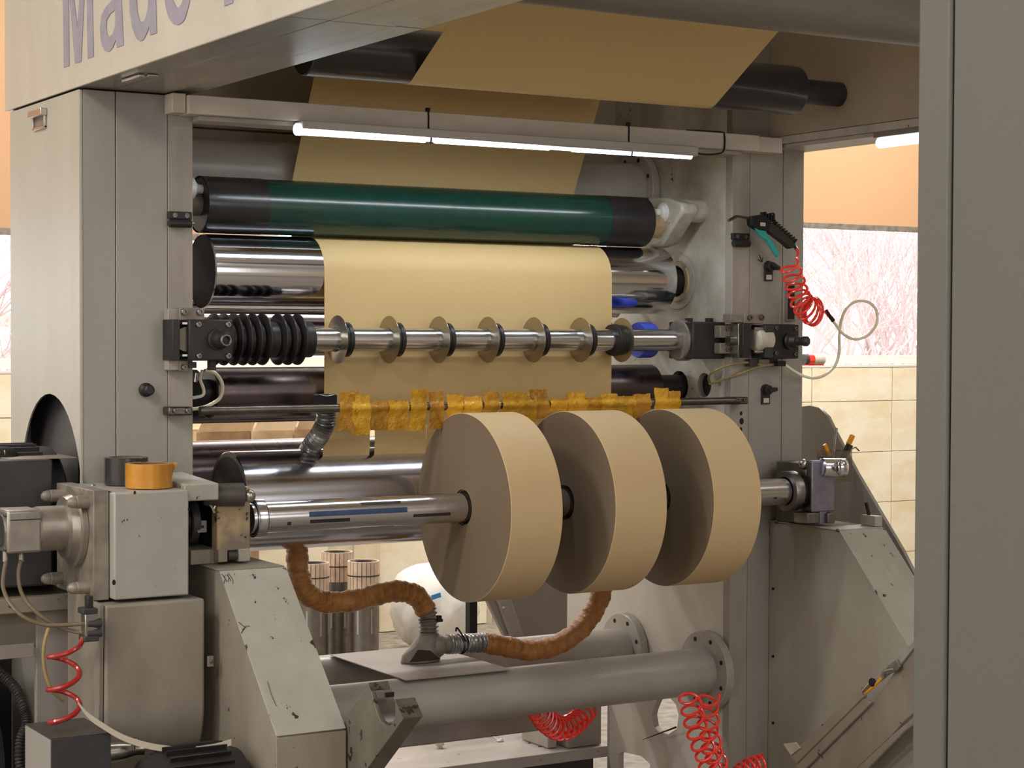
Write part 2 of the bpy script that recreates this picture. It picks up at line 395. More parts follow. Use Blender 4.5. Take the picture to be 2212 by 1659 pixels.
# pier between the windows, tiled too
pr_ = box('pier', 'grout', 4.36, 5.0, 8.5, YW, 0, 4.0, wb)
for r in range(5):
    MB().box(4.355, 4.96, 8.488, 8.499, zs[r]+.004, zs[r+1]).build('tile', 'tile', wb, .0012)
    MB().box(4.346, 4.358, 8.488, 8.79, zs[r]+.004, zs[r+1]).build('tile', 'tile', wb, .0012)
struct(box('trim_1', 'frame_white', W1[0]-.05, W1[1]+.05, YW-.012, YW+.05, SILL, SILL+.012))
struct(box('trim_2', 'frame_white', W2[0]-.05, W2[1]+.05, YW-.012, YW+.05, SILL, SILL+.012))
for i, (a, c) in enumerate((W1, W2)):
    wn = thing('window_%d' % (i+1), 'white framed window in the back wall', 'window', ((a+c)/2, YW+.08, SILL)); del wn['category']; struct(wn)
    mb = MB(); z0 = SILL+.018
    mb.box(a, c, YW+.05, YW+.11, z0, z0+.05); mb.box(a, c, YW+.05, YW+.11, WT-.05, WT); mb.box(a, a+.05, YW+.05, YW+.11, z0, WT); mb.box(c-.05, c, YW+.05, YW+.11, z0, WT)
    mb.build('window_frame', 'frame_white', wn, .003)
    MB().box(a+.05, c-.05, YW+.075, YW+.08, z0+.05, WT-.05).build('pane', 'glass', wn)
def blind(a, c, zb, label):
    t = thing('roller_blind', label, 'blind', ((a+c)/2, YW-.06, zb))
    MB().box(a, c, YW-.062, YW-.060, zb, WT+.02).build('cloth', 'blind_cloth', t)
    MB().box(a, c, YW-.068, YW-.054, zb-.03, zb+.004).build('bottom_bar', 'cast_grey', t, .002)
    MB().cyl((a, YW-.06, WT+.05), (c, YW-.06, WT+.05), .03).build('roller', 'cast_grey', t)
blind(W1[0]+.02, 3.9, 1.974, 'orange roller blind hanging lower, at the left edge of the photo')
blind(W2[0]+.02, W2[1]-.02, 2.156, 'orange roller blind above the bare trees, right side window')
# lamps on the ceiling
LW = ['near the left back window', 'before the tiled pier', 'near the right back window', 'left of the tower', 'behind the camera', 'right of the pillar', 'in the left back corner', 'left of the camera', 'behind the near pillar']
for i, (x, y, p) in enumerate(LAMPS):
    t = thing('ceiling_light', 'long fluorescent light fitting on the ceiling, '+LW[i], 'light', (x, y, 3.87), 'ceiling lights out of the frame')
    MB().box(x-.72, x+.72, y-.17, y+.17, 3.93, 4.1).build('housing', 'frame_white', t, .004); MB().box(x-.7, x+.7, y-.15, y+.15, 3.915, 3.93).build('diffuser', 'lamp_glow', t)
# outdoors
g = box('snowy_ground', 'snow_ground', -30, 60, 9.1, 60, -.4, -.3); struct(g)
def tree(cx, cy, h, seed, label, n=9):
    rnd = random.Random(seed); t = thing('tree', label, 'tree', (cx, cy, -.3), 'bare trees outside the window')
    mb = MB(); tips = []
    def grow(p, d, L, r, k):
        q = p+d*L; mb.tube([p, p+d*L*.5+Vector((rnd.uniform(-1, 1), rnd.uniform(-1, 1), 0))*L*.08, q], lambda s, r=r: r*(1-.45*s), 5, True, 2)
        if k == 0: tips.append(q); return
        for _ in range(3 if k > 1 else 4):
            e = (d+Vector((rnd.uniform(-1, 1), rnd.uniform(-1, 1), rnd.uniform(-.35, .9)))*.75).normalized()
            grow(p+d*L*rnd.uniform(.45, 1), e, L*rnd.uniform(.6, .85), r*.55, k-1)
    for i in range(n):
        a = rnd.uniform(0, 2*PI); grow(Vector((cx+.5*math.cos(a), cy+.3*math.sin(a), -.3)), Vector((rnd.uniform(-.5, .5), rnd.uniform(-.3, .3), 1)).normalized(), h*rnd.uniform(.25, .42), .035, 4)
    mb.build('branches', 'bark', t)
    lf = MB()
    for q in tips[::4]:
        q = q+Vector((rnd.uniform(-.05, .05),)*3); a = rnd.uniform(.012, .028)
        lf.add([q, q+Vector((a, 0, a*.4)), q+Vector((a, .01, -a)), q+Vector((0, 0, -a))], [(0, 1, 2, 3)])
    o = lf.build('leaves', 'leaf_yellow', t); o['kind'] = 'stuff'
tree(10.6, 13.6, 4.2, 3, 'thin leafless tree outside, filling the left half of the right window')
tree(13.0, 14.4, 4.6, 5, 'dense leafless tree outside, at the right end of the right window')
tree(3.3, 13.8, 4.2, 8, 'leafless tree outside the left window')
fr = thing('fence', 'pale fence with a red rail beyond the bare trees', 'fence', (12, 19, -.3))
MB().box(2, 26, 19, 19.04, 1.55, 1.68).build('rail', 'fence_red', fr); MB().box(2, 26, 19, 19.04, 1.15, 1.3).build('rail', 'frame_white', fr)
for k in range(24): MB().box(2+k, 2.06+k, 19.04, 19.1, -.3, 1.8).build('post', 'frame_white', fr)
# ================================================================== machine frame
YT = 4.40; BZ = 2.076; XI = 3.387
# left tower
t = thing('winder_tower', 'light grey steel tower left of the rollers with arched opening in its side', 'machine tower', (1.59, 4.68, 0))
side = [(YT, 0), (4.96, 0), (4.96, BZ-.004), (YT, BZ-.004)]
arch = [(4.63+.2455*math.cos(a*PI/20), 1.085+.262*math.sin(a*PI/20)) for a in range(0, 21)]+[(4.63-.2455, .80), (4.63+.2455, .80)]
plate('side_panel', 'tower_side_paint', side, [arch], 1.453, 1.457, t)
box('corner_post', 'tower_side_paint', 1.4535, 1.462, YT-.001, YT+.01, .0, BZ-.004, t, .002)
box('front_panel', 'tower_paint', 1.462, 1.5415, YT, YT+.03, 0, BZ-.003, t, .0015)
box('front_panel', 'tower_paint', 1.5435, 1.6725, YT, YT+.03, 0, BZ-.003, t, .0015)
box('mounting_strip', 'strip_paint', 1.6735, 1.737, YT-.001, YT+.03, 0, BZ-.003, t, .0015)
box('inner_panel', 'wall_paint', 1.724, 1.736, YT+.03, 4.96, 0, BZ, t)
box('back_panel', 'dark_paint', 1.46, 1.724, 4.95, 4.96, 0, BZ, t)
box('interior', 'charcoal', 1.50, 1.70, YT+.06, 4.94, .02, BZ-.1, t)
# handle recess
hb = MB(); x0 = 1.4525
a = at(75, 252, X=1.453); c = at(101, 283, X=1.453)
y1, y0, zt, zb = a.y, c.y, at(88, 250, X=1.453).z, at(88, 280, X=1.453).z
box('grip_recess', 'dark_paint', 1.4522, 1.4531, y0+.006, y1-.006, zb+.006, zt, t)
hp = MB()
hp.box(1.446, 1.4528, y0, y0+.006, zb, zt+.012).box(1.446, 1.4528, y1-.006, y1, zb, zt).box(1.446, 1.4528, y0, y1, zb-.001, zb+.007).box(1.436, 1.4528, y0-.004, y1+.006, zt-.004, zt+.014)
hp.build('pull_handle', 'silver', t, .0015)
k = at(314, 842, Y=YT-.002)
MB().lathe(k, (0, -1, 0), [(0, .017), (.008, .017), (.012, .011), (.03, .0125), (.033, .009)], 24).build('push_button', 'black_metal', t)
p_ = at(392, 955, Y=YT-.002)
# right tower
t2 = thing('winder_tower', 'grey steel tower right of the rollers carrying switches and an air gun', 'machine tower', (3.52, 4.8, 0))
box('mounting_strip', 'strip_paint', XI, 3.4505, YT-.001, YT+.03, 0, 2.06, t2, .0015)
box('front_panel', 'tower_paint', 3.452, 3.5735, YT, YT+.03, 0, 2.062, t2, .0015)
box('front_panel', 'tower_paint', 3.5755, 3.652, YT, YT+.03, 0, 2.052, t2, .0015)
box('outer_panel', 'tower_side_paint', 3.640, 3.652, YT+.03, 4.9, 0, 2.05, t2)
def ellipse_hole(c, ry, rz, n=28): return circ(c[0], c[1], ry, rz, n)
kid = yz([(1412, 1530), (1408, 1545), (1412, 1568), (1424, 1582), (1444, 1586), (1462, 1574), (1466, 1545), (1460, 1522), (1440, 1500), (1424, 1502)], XI)
cut = yz([(1336, 1660), (1336, 1628), (1345, 1624), (1385, 1633), (1404, 1650), (1404, 1661)], XI)
outer = [(YT+.03, 0), (YT+.03, 3.0), (5.0, 3.0), (5.0, 1.05), (5.26, 1.0), (5.26, .22), (5.03, .20), (5.03, 0)]
plate('frame_wall', 'frame_wall_paint', [(YT+.03, .02), (YT+.03, 1.2), (5.27, 1.2), (5.27, .41), (5.03, .41), (5.03, .02)], [kid, [(min(max(a, YT+.04), 5.0), max(c, .12)) for a, c in cut]], XI, XI+.02, t2)
plate('upper_frame_wall', 'wall_paint', [(YT+.03, 1.202), (YT+.03, 3.0), (5.05, 3.0), (5.05, 1.202)], [circ(4.529, 1.350, .034, .036), circ(4.655, 1.344, .046), circ(4.662, 1.658, .047)], XI, XI+.02, t2)
box('hole_backing', 'void_black', XI+.021, XI+.03, 4.48, 4.75, 1.28, 1.72, t2)  # black sheet added behind the wall holes to stand in for their inner shade
MB().lathe((XI-.0005, 4.662, 1.658), (-1, 0, 0), [(0, .083), (.002, .083), (.002, .049), (-.002, .049)], 48, False).build('bearing_ring', 'white_cast_paint', t2)
MB().lathe((XI-.002, 4.662, 1.658), (-1, 0, 0), [(0, .062), (.007, .06), (.007, .047), (-.003, .047)], 40, False).build('bearing_ring', 'worn_cream', t2)
for zz in (1150, 1330, 1474, 1616):
    socket_bolt(t2, at(1664, zz, Y=YT-.001), (0, -1, 0), .005)
lp = at(1706, 640, Y=YT-.001)
q0 = at(1698, 612, Y=YT-.002); q1 = at(1716, 694, Y=YT-.002)
box('slot_frame', 'dark_paint', q0.x, q1.x, YT-.006, YT, q1.z, q0.z, t2, .001); box('slot', 'void_black', q0.x+.004, q1.x-.004, YT-.0065, YT-.005, q1.z+.006, q0.z-.006, t2)
k = at(1596, 907, Y=YT-.0015)
for i, (px, py, s_) in enumerate(((1601, 893, .005), (1602, 910, .008), (1600, 928, .006))):
    c = at(px, py, Y=YT-.0015); MB().ball((c.x, c.y, c.z), s_, 10, (1, .1, 1.2)).build('paint_chip', 'void_black', t2)
# marker arrow drawn above the switch
mk = MB(); A = [at(1641, 551, Y=YT-.0018), at(1646, 566, Y=YT-.0018)]; mk.tube(A, .0011, 5)
mk.tube([at(1637, 561, Y=YT-.0018), at(1646, 566, Y=YT-.0018), at(1648, 556, Y=YT-.0018)], .0011, 5, False); mk.build('arrow_mark', 'void_black', t2)
def hinge(px0, px1, y0, y1, label):
    a = at(px0, y0, Y=YT-.012); c = at(px1, y1, Y=YT-.012)
    t = thing('door_catch', label, 'catch', ((a.x+c.x)/2, YT-.012, c.z))
    zm = a.z-(a.z-c.z)*.52
    MB().box(a.x, c.x, YT-.012, YT-.001, zm, a.z).build('plate', 'black_metal', t, .0015)
    MB().cyl((a.x+.001, YT-.014, zm-.011), (c.x-.004, YT-.014, zm-.011), .010, 16).build('barrel', 'black_metal', t)
    MB().cyl((c.x-.004, YT-.014, zm-.009), (c.x+.005, YT-.014, zm-.009), .003, 10).build('pin', 'silver', t)
    for f in (.27, .78): MB().lathe((a.x+(c.x-a.x)*f, YT-.012, (a.z+zm)/2), (0, -1, 0), [(0, .006), (.002, .006), (.002, .0035), (.0005, .003)], 14).build('screw', 'dull_steel', t)
hinge(364, 415, 456, 489, 'small black catch with two screws on the left tower'); hinge(1583, 1619, 503, 532, 'small black catch with two screws on the right tower')
def switch(px, py, label, ang):
    c = at(px, py, Y=YT-.002); t = thing('rotary_switch', label, 'switch', (c.x, c.y, c.z-.04))
    MB().box(c.x-.016, c.x+.014, YT-.006, YT-.001, c.z-.042, c.z).lathe((c.x-.001, YT-.001, c.z), (0, -1, 0), [(0, .0165), (.006, .0165)], 24).build('plate', 'black_metal', t, .001)
    MB().lathe((c.x, YT-.006, c.z), (0, -1, 0), [(0, .014), (.014, .0135), (.016, .011)], 20).build('knob', 'black_metal', t)
    MB().cbox((c.x+.004, YT-.028, c.z), (.028, .02, .011), (Vector((math.cos(ang), 0, math.sin(ang))), Vector((0, 1, 0)), Vector((-math.sin(ang), 0, math.cos(ang))))).build('handle', 'black_metal', t, .002)
    box('name_plate', 'paper_strip', c.x-.011, c.x+.009, YT-.0068, YT-.006, c.z-.038, c.z-.024, t)
switch(1660, 576, 'black rotary switch below the drawn arrow, upper one', -.5); switch(1654, 842, 'black rotary switch with lever, lower one on the right tower', .2)
# ------------------------------------------------------------------ overhead beams
t = thing('overhead_beam', 'large grey overhead beam with lettering, above the left tower', 'beam', (1.58, 3.2, BZ))
box('side_panel', 'beam_paint', 1.446, 1.452, 1.3, 4.985, BZ, 3.0, t, .003)
xs = [(1.453, 1.536), (1.539, 1.6705)]
for i, (a, c) in enumerate(xs):
    for j, (y0, y1) in enumerate(((1.3, 3.212), (3.216, 4.395))):
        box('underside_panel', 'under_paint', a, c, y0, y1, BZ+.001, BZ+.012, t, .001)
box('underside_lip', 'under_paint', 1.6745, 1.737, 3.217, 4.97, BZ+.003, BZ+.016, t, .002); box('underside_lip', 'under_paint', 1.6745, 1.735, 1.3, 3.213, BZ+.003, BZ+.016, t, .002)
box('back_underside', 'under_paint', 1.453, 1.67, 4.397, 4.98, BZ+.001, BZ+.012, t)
box('inner_panel', 'dark_paint', 1.731, 1.737, 1.3, 5.0, BZ+.016, 3.0, t)
a = at(258, 171, Z=BZ); c = at(298, 159, Z=BZ)
hm = MB(); hm.box(1.487, 1.503, c.y-.0, a.y, BZ-.008, BZ).build('pull_handle', 'silver', t, .002)
MB().box(1.505, 1.53, c.y-.012, c.y+.004, BZ-.006, BZ).build('latch', 'silver', t, .002)
# lettering on the outer face (reads towards the camera)
def letter(outer, holes=()):
    f = lambda L: [(at(a, c, X=1.4448).y, at(a, c, X=1.4448).z) for a, c in L]
    plate('letter', 'letter_ink', f(outer), [f(h) for h in holes], 1.4442, 1.4456, t)
letter([(138, 146), (149.5, 142), (147.7, -33), (162.2, 136.5), (175, 133), (186.3, -88), (189.3, 126.6), (202, 122), (197, -135), (181.5, -130), (167, 59.7), (147, -110), (134, -106)])
letter([(262, 0), (266.7, 97.6), (252.6, 102.5), (251.8, 96), (250, 86.4), (244, 102), (238, 110), (232.4, 112.5), (226, 109), (221, 100), (218, 87), (216, 60), (219, 34), (228, 16), (242, 0), (249, -20), (249, -60), (243, -70), (235, -65), (231, -52), (219, -55), (224, -80), (240, -92), (255, -85), (261, -60)],
       [[(249, 21), (238.7, 29), (230.5, 43), (229.3, 61.5), (231.5, 74), (234, 78), (237, 79), (243, 74), (247.7, 61.5), (249.5, 43)]])
letter([(279.4, 0), (280, 23.5), (286, 60), (293, 79.6), (297, 86), (302, 88.6), (307, 87.5), (311, 84), (318, 70.5), (322.2, 56), (324.2, 76), (338.5, 71), (336.3, 0), (334, -150), (320, -145), (320, -62), (308, -80), (295, -78), (283, -50)],
       [[(294.8, 0), (296.6, 23.5), (301, 43.4), (306.9, 49.2), (313.7, 41.6), (319, 20), (320.4, 0), (318, -40), (308, -55), (298, -40)]])
letter([(356, 0), (359, 20), (365.3, 39.8), (374.3, 51.5), (379, 53.6), (383.4, 53.9), (389, 52), (395, 47), (400, 39), (405, 22), (409, 6), (410, -6), (397, -3), (394, 3), (390.6, 10.8), (387.5, 15.4), (384.3, 16.6), (381, 15), (378, 10.8), (373.4, 0), (371, -22), (410, -38), (408, -70), (395, -100), (378, -100), (362, -75), (356, -40)],
       [[(372, -42), (376, -75), (386, -80), (395, -65), (397, -50)]])
letter([(484.5, 13.5), (503, 6), (502, -97), (484, -90)])
# right beam
t = thing('overhead_beam', 'brown-grey overhead beam with white lower rails at the right', 'beam', (3.6, 3.0, 2.05))
box('side_panel', 'inner_paint', 3.527, 3.535, 1.3, YT+.03, 2.075, 3.0, t, .001)
box('lower_rail', 'base_plate_paint', 3.527, 3.56, 1.3, YT, 2.052, 2.074, t, .002); box('lower_rail', 'base_plate_paint', 3.535, 3.66, 1.3, YT, 2.040, 2.052, t, .002)
box('outer_panel', 'beam_paint', 3.66, 3.668, 1.3, 4.9, 2.04, 3.0, t); box('tower_cap', 'dark_paint', 3.389, 3.526, YT+.005, YT+.03, 2.062, 3.0, t)
a = at(1825, 292, Z=2.040); c = at(1885, 282, Z=2.040); box('black_clip', 'black_metal', 3.56, 3.585, c.y, a.y, 2.032, 2.040, t, .003)
# white stub added to stand in for a bright window glimpse
box('glimpse_stub', 'frame_white', 3.575, 3.612, YT-.03, YT+.02, 2.051, 2.066, t)
# second lamp on the right beam
t = thing('tube_light', 'short lit tube lamp clipped under the right beam, cut off by the pillar', 'light', (3.55, 3.3, 2.0))
y1 = at(1900, 270, X=3.545).y
MB().box(3.53, 3.56, 2.7, y1+.01, 2.035, 2.055).build('housing', 'silver', t, .003); MB().cyl((3.545, 2.7, 2.022), (3.545, y1, 2.022), .014, 20).build('diffuser', 'led_glow_soft', t)
# cross tube overhead
t = thing('cross_tube', 'thick grey painted tube across the top right, above the paper web', 'tube', (2.6, 3.4, 2.17))
MB().cyl((1.737, 3.4, 2.243), (3.527, 3.4, 2.243), .058, 40).build('tube', 'cross_tube_paint', t)
# back cover panel and tie tube
t = thing('back_cover', 'grey sheet metal cover behind the upper paper web', 'panel', (2.56, 5.0, 2.0))
box('panel', 'inner_paint', 1.737, XI, 5.0, 5.01, 1.98, 2.98, t)
box('fold', 'inner_paint', 1.737, XI, 4.975, 5.0, 2.066, 2.098, t, .002); box('fold', 'inner_paint', 1.737, XI, 4.965, 5.0, 2.032, 2.060, t, .002)
def pipe(x0, x1, y, z, r, fr, label, fl=True, mat='pipe_paint'):
    t = thing('cross_pipe', label, 'pipe', ((x0+x1)/2, y, z-r))
    MB().cyl((x0, y, z), (x1, y, z), r, 48).build('tube', mat, t)
    if fl:
        fl_ = MB().cyl((XI-.028, y, z), (XI-.001, y, z), fr, 48, ch=.002).build('flange', mat, t)
        for k in range(8):
            a = 2*PI*(k+.5)/8; MB().cyl((XI-.0295, y+.82*fr*math.cos(a), z+.82*fr*math.sin(a)), (XI-.027, y+.82*fr*math.cos(a), z+.82*fr*math.sin(a)), .0065, 10).build('bolt_hole', 'void_black', fl_)
    return t
pipe(1.74, XI-.02, 4.87, 1.945, .080, .115, 'grey tie tube behind the upper web, above the green roller')
pipe(1.70, XI-.02, 4.49, .512, .068, .118, 'front grey pipe with round flange, lowest across the machine')
pipe(1.70, XI-.02, 4.915, .515, .066, .112, 'rear grey pipe with round flange, behind the dust hose')
t = thing('cross_beam', 'square grey beam with scuff mark, under the front pipe', 'beam', (2.4, 4.9, .3)); box('beam', 'low_wall_paint', 1.74, 3.03, 4.86, 4.96, .302, .40, t, .006)
MB().prism([(3.03, .40), (3.20, .40), (3.13, .30), (3.03, .302)], 4.86, 4.95, 'Y').build('end_bracket', 'pipe_paint', t)
# ------------------------------------------------------------------ light beam and LED lamp
t = thing('light_beam', 'grey square beam across the machine carrying the lit lamp', 'beam', (2.6, 4.36, 2.02))
box('beam', 'lamp_beam_paint', 1.70, 3.43, 4.33, YT-.002, 2.024, 2.069, t, .002)
box('end_plate', 'lamp_beam_paint', 1.664, 1.699, 4.345, YT-.002, 2.026, 2.073, t, .002); box('end_plate', 'lamp_beam_paint', 3.431, 3.526, 4.345, YT-.002, 2.024, 2.068, t, .002)
box('lower_lip', 'strip_paint', 1.737, 3.386, 4.355, 4.44, 2.012, 2.0235, t, .001)
t = thing('tube_light', 'long lit white tube lamp tied under the beam across the machine', 'light', (2.58, 4.31, 1.985))
vs = [(x, y, z) for x, d in ((1.985, 0), (3.19, .007)) for y, z in ((4.298, 2.0025-d), (4.352, 2.0025-d), (4.352, 2.0225), (4.298, 2.0225))]
MB().add(vs, [(0, 1, 2, 3), (7, 6, 5, 4), (0, 4, 5, 1), (1, 5, 6, 2), (2, 6, 7, 3), (3, 7, 4, 0)]).build('housing', 'pipe_paint', t, .003)
for xa, xb in ((1.985, 2.335), (2.365, 2.71), (2.785, 3.178)):
    za, zb_ = 2.0000-(xa-1.985)*.0035, 2.0000-(xb-1.985)*.0035
    MB().cyl((xa, 4.318, za), (xb, 4.318, zb_), .0125-(xa-1.98)*.0035, 20, r2=.0125-(xb-1.98)*.0035).build('diffuser', 'led_glow', t)
MB().cyl((2.33, 4.318, 1.9995), (2.79, 4.318, 1.998), .0085, 16).build('joint', 'led_glow_soft', t)
MB().cyl((1.972, 4.318, 2.001), (1.990, 4.318, 2.001), .015, 20, ch=.003).build('end_cap', 'led_glow_soft', t)
o = area('led_light', (2.58, 4.30, 1.982), (0, 0, 0), 1.18, .02, 3.6, (.86, .93, 1))
def ziptie(px, label):
    x = at(px, 260, Y=4.33).x; t = thing('cable_tie', label, 'cable tie', (x, 4.33, 1.985))
    MB().tube([(x-.001, 4.329, 2.078), (x, 4.3275, 2.055), (x, 4.3275, 2.026), (x-.002, 4.31, 2.003), (x-.008, 4.302, 1.985)], .0022, 6).build('strap', 'void_black', t)
    box('head', 'void_black', x-.006, x+.004, 4.326, 4.336, 2.069, 2.079, t, .001)
ziptie(925, 'black cable tie around beam and lamp, left one'); ziptie(1358, 'black cable tie around beam and lamp, right one')
t = MB(); x = 3.30
t.tube([(3.19, 4.32, 2.008), (3.22, 4.32, 2.004), (3.26, 4.322, 2.006), (3.293, 4.325, 2.014), (3.302, 4.327, 2.03), (3.302, 4.328, 2.062), (3.295, 4.34, 2.072), (3.2, 4.37, 2.0745)], .0026, 6)
tag(t.build('lamp_cable', 'void_black'), 'thin black cable looping from the lamp end over the beam', 'cable')
# ------------------------------------------------------------------ rollers
def roller(name, label, x0, x1, y, z, r, mat, endmat, jr, j0, j1, jmat='black_metal', ch=.003):
    t = thing(name, label, 'roller', ((x0+x1)/2, y, z-r))
    MB().lathe((x0, y, z), (1, 0, 0), [(0, r-ch), (ch, r), (x1-x0-ch, r), (x1-x0, r-ch)], 72, False).build('shell', mat, t)
    MB().lathe((x0+.001, y, z), (1, 0, 0), [(0, r-ch-.001), (x1-x0-.002, r-ch-.001)], 48).build('end_disc', endmat, t)
    MB().cyl((j0, y, z), (j1, y, z), jr, 32).build('journal', jmat, t)
    return t
roller('chrome_roller', 'large chrome roller wrapped by the paper web', 1.862, 3.310, 4.655, 1.658, .098, 'chrome', 'void_black', .036, 1.87, 3.40)
t = roller('rubber_roller', 'dark green rubber nip roller on top of the chrome roller', 1.844, 3.232, 4.63, 1.829, .0725, 'green_rubber', 'black_metal', .03, 1.80, 3.29, 'cast_grey')
MB().lathe((3.08, 4.63, 1.829), (1, 0, 0), [(0, .0732), (.15, .0732), (.151, .068)], 64, False).build('end_sleeve_and_shade', 'black_rubber', t)
MB().lathe((1.8445, 4.63, 1.829), (1, 0, 0), [(0, .0734), (.17, .0731)], 64, False).build('end_sleeve_and_shade', 'black_rubber', t)  # left band is shade put in as black, only the right sleeve is real
# white cast arm that carries the green roller
arm = [(at(x, y, X=3.31).y, at(x, y, X=3.31).z) for x, y in ((1390, 436), (1420, 428), (1455, 428), (1488, 440), (1490, 458), (1478, 475), (1445, 528), (1420, 536), (1400, 535), (1390, 500))]
arm_ = MB().prism(arm, 3.285, 3.345).build('pivot_arm', 'white_cast_paint', t, .008); arm_['label'] = 'white painted cast pivot arm at the right end'
MB().cyl((3.24, 4.63, 1.829), (3.29, 4.63, 1.829), .045, 32, ch=.004).build('bearing_housing', 'worn_cream', arm_)
c = at(1475, 455, X=3.32); MB().cyl((3.33, c.y, c.z), (XI, c.y, c.z), .034, 28).build('pivot_boss', 'white_cast_paint', arm_)
c = at(1432, 460, X=3.285); MB().lathe((3.287, c.y, c.z), (-1, 0, 0), [(0, .03), (.006, .03), (.009, .022), (.016, .02), (.02, .012), (.032, .011), (.034, .005)], 28).build('cap', 'white_plastic', arm_)
c = at(424, 408, X=1.83)
MB().lathe((1.79, c.y, c.z), (1, 0, 0), [(0, .03), (.03, .028), (.035, .02), (.045, .012), (.06, .012)], 24).build('cap', 'white_plastic', t)
roller('idler_roller', 'dark roller behind the paper, below the knife shaft', 1.88, 3.285, 4.655, 1.342, .067, 'dark_roller_metal', 'black_metal', .036, 1.74, 3.40)
roller('idler_roller', 'dark brown roller low at the left, behind the rewind drum', 1.80, 3.30, 4.93, 1.13, .072, 'dark_roller_metal', 'charcoal', .034, 1.74, 3.38)
roller('idler_roller', 'slim dark roller just above the cardboard boxes at the left', 1.76, 3.30, 4.80, 1.286, .030, 'dark_roller_metal', 'charcoal', .012, 1.74, 3.38)
roller('upper_roller', 'dark roller at the top carrying the overhead paper web', 1.895, 3.367, 4.10, 2.168, .066, 'black_rubber', 'black_metal', .034, 1.74, 3.526)
roller('bright_roller', 'slim bright roller just under the large chrome roller', 1.76, 3.30, 4.86, 1.578, .028, 'chrome', 'charcoal', .01, 1.74, 3.38)
roller('idler_roller', 'dark brown roller hidden behind the stacked spare knives', 1.80, 3.30, 4.92, 1.492, .057, 'dark_roller_metal', 'charcoal', .02, 1.74, XI)
roller('back_roller', 'dark roller at the top left, partly behind the overhead beam', 1.80, 3.30, 4.75, 2.40, .06, 'black_rubber', 'black_metal', .02, 1.74, XI)
t = roller('rewind_drum', 'big polished steel drum behind the paper rolls', 1.925, 3.30, 4.628, 1.059, .131, 'brushed_steel', 'charcoal', .05, 1.50, XI-.001, 'black_metal', .002)
MB().lathe((1.925, 4.628, 1.059), (1, 0, 0), [(0, .129), (0, .118), (.02, .118)], 64, False).build('rim', 'dull_steel', t)
# ------------------------------------------------------------------ paper web
def ribbon(name, pts, x0, x1, mat, parent, th=.0012):
    vs = []; fs = []; n = len(pts)
    for i, (y, z) in enumerate(pts):
        a = Vector((pts[min(i+1, n-1)][0]-pts[max(i-1, 0)][0], pts[min(i+1, n-1)][1]-pts[max(i-1, 0)][1])).normalized(); ny, nz = -a.y, a.x
        for x in (x0, x1):
            vs.append((x, y, z)); vs.append((x, y+ny*th, z+nz*th))
    for i in range(n-1):
        a = i*4; c = a+4; fs += [(a, a+2, c+2, c), (a+1, c+1, c+3, a+3), (a, c, c+1, a+1), (a+2, a+3, c+3, c+2)]
    fs += [(0, 1, 3, 2), (4*n-4, 4*n-2, 4*n-1, 4*n-3)]
    return MB().add(vs, fs).build(name, mat, parent)
def arcp(cy, cz, r, a0, a1, n=24): return [(cy+r*math.cos(math.radians(a0+(a1-a0)*i/n)), cz+r*math.sin(math.radians(a0+(a1-a0)*i/n))) for i in range(n+1)]
X0, X1 = 2.166, 3.076
web = thing('paper_web', 'wide band of brown kraft paper running over the rollers', 'paper', (2.62, 4.6, 1.3))
r1 = .0668
ribbon('overhead_span', [(2.6, 2.86), (3.2, 2.57)]+[(3.78, 2.285)]+arcp(4.10, 2.168, r1, 243, 330, 14)+[(4.69, 2.42)], X0, X1, 'kraft', web)
ribbon('rear_span', [(4.60, 2.42), (4.62, 2.18), (4.70, 2.03), (4.762, 1.91), (4.765, 1.70)]+arcp(4.655, 1.658, .0985, 5, 175, 40)+[(4.5562, 1.60), (4.556, 1.52)], X0, X1, 'kraft', web)
ribbon('front_span', [(4.556, 1.52), (4.5562, 1.40), (4.5575, 1.33), (4.562, 1.25)], X0, X1, 'kraft', web)
for xa, xb in ((X0, 2.303), (2.318, 2.474), (2.475, 2.64), (2.642, X1)): ribbon('slit_strip', [(4.562, 1.2497), (4.562, 1.20), (4.5655, 1.1735)], xa, xb, 'kraft', web)
# white trim edge at the left of the web
# ------------------------------------------------------------------ knife shaft
KY, KZ = 4.50, 1.4825
t = thing('knife_shaft', 'polished steel slitting shaft with seven round knives before the paper', 'shaft', (2.7, KY, KZ-.03))
MB().cyl((1.76, KY, KZ), (3.30, KY, KZ), .0312, 48).build('shaft', 'shaft_steel', t)
kn = []
for i, px in enumerate((725, 836.6, 944, 1050, 1149, 1250, 1346)):
    x = at(px, 735, Y=KY).x; s_ = -1 if i == 6 else 1
    kb = MB().lathe((x, KY, KZ), (s_, 0, 0), [(0, .0315), (0, .036), (.001, .040), (.0045, .063), (.0052, .0632), (.006, .060), (.010, .044), (.010, .0315)], 56, False).build('slitting_knife', 'disc_steel', t)
    MB().lathe((x, KY, KZ), (s_, 0, 0), [(.010, .0315), (.010, .043), (.022, .043), (.024, .0455), (.034, .0455), (.036, .043), (.036, .0315)], 48, False).build('hub', 'black_metal', kb)
    if i == 6: MB().lathe((x-.03, KY, KZ), (-1, 0, 0), [(0, .0315), (0, .044), (.012, .044), (.012, .0315)], 40, False).build('hub', 'black_metal', kb)
for i, px in enumerate((455.7, 476.5, 498, 518, 539, 560, 594, 615, 636)):
    x = at(px, 731, Y=KY).x
    MB().lathe((x, KY, KZ), (1, 0, 0), [(0, .0315), (0, .052), (.001, .056), (.0055, .0655), (.009, .066), (.013, .060), (.016, .046), (.0255, .046), (.0255, .0315)], 56, False).build('spare_knife', 'black_metal', t)
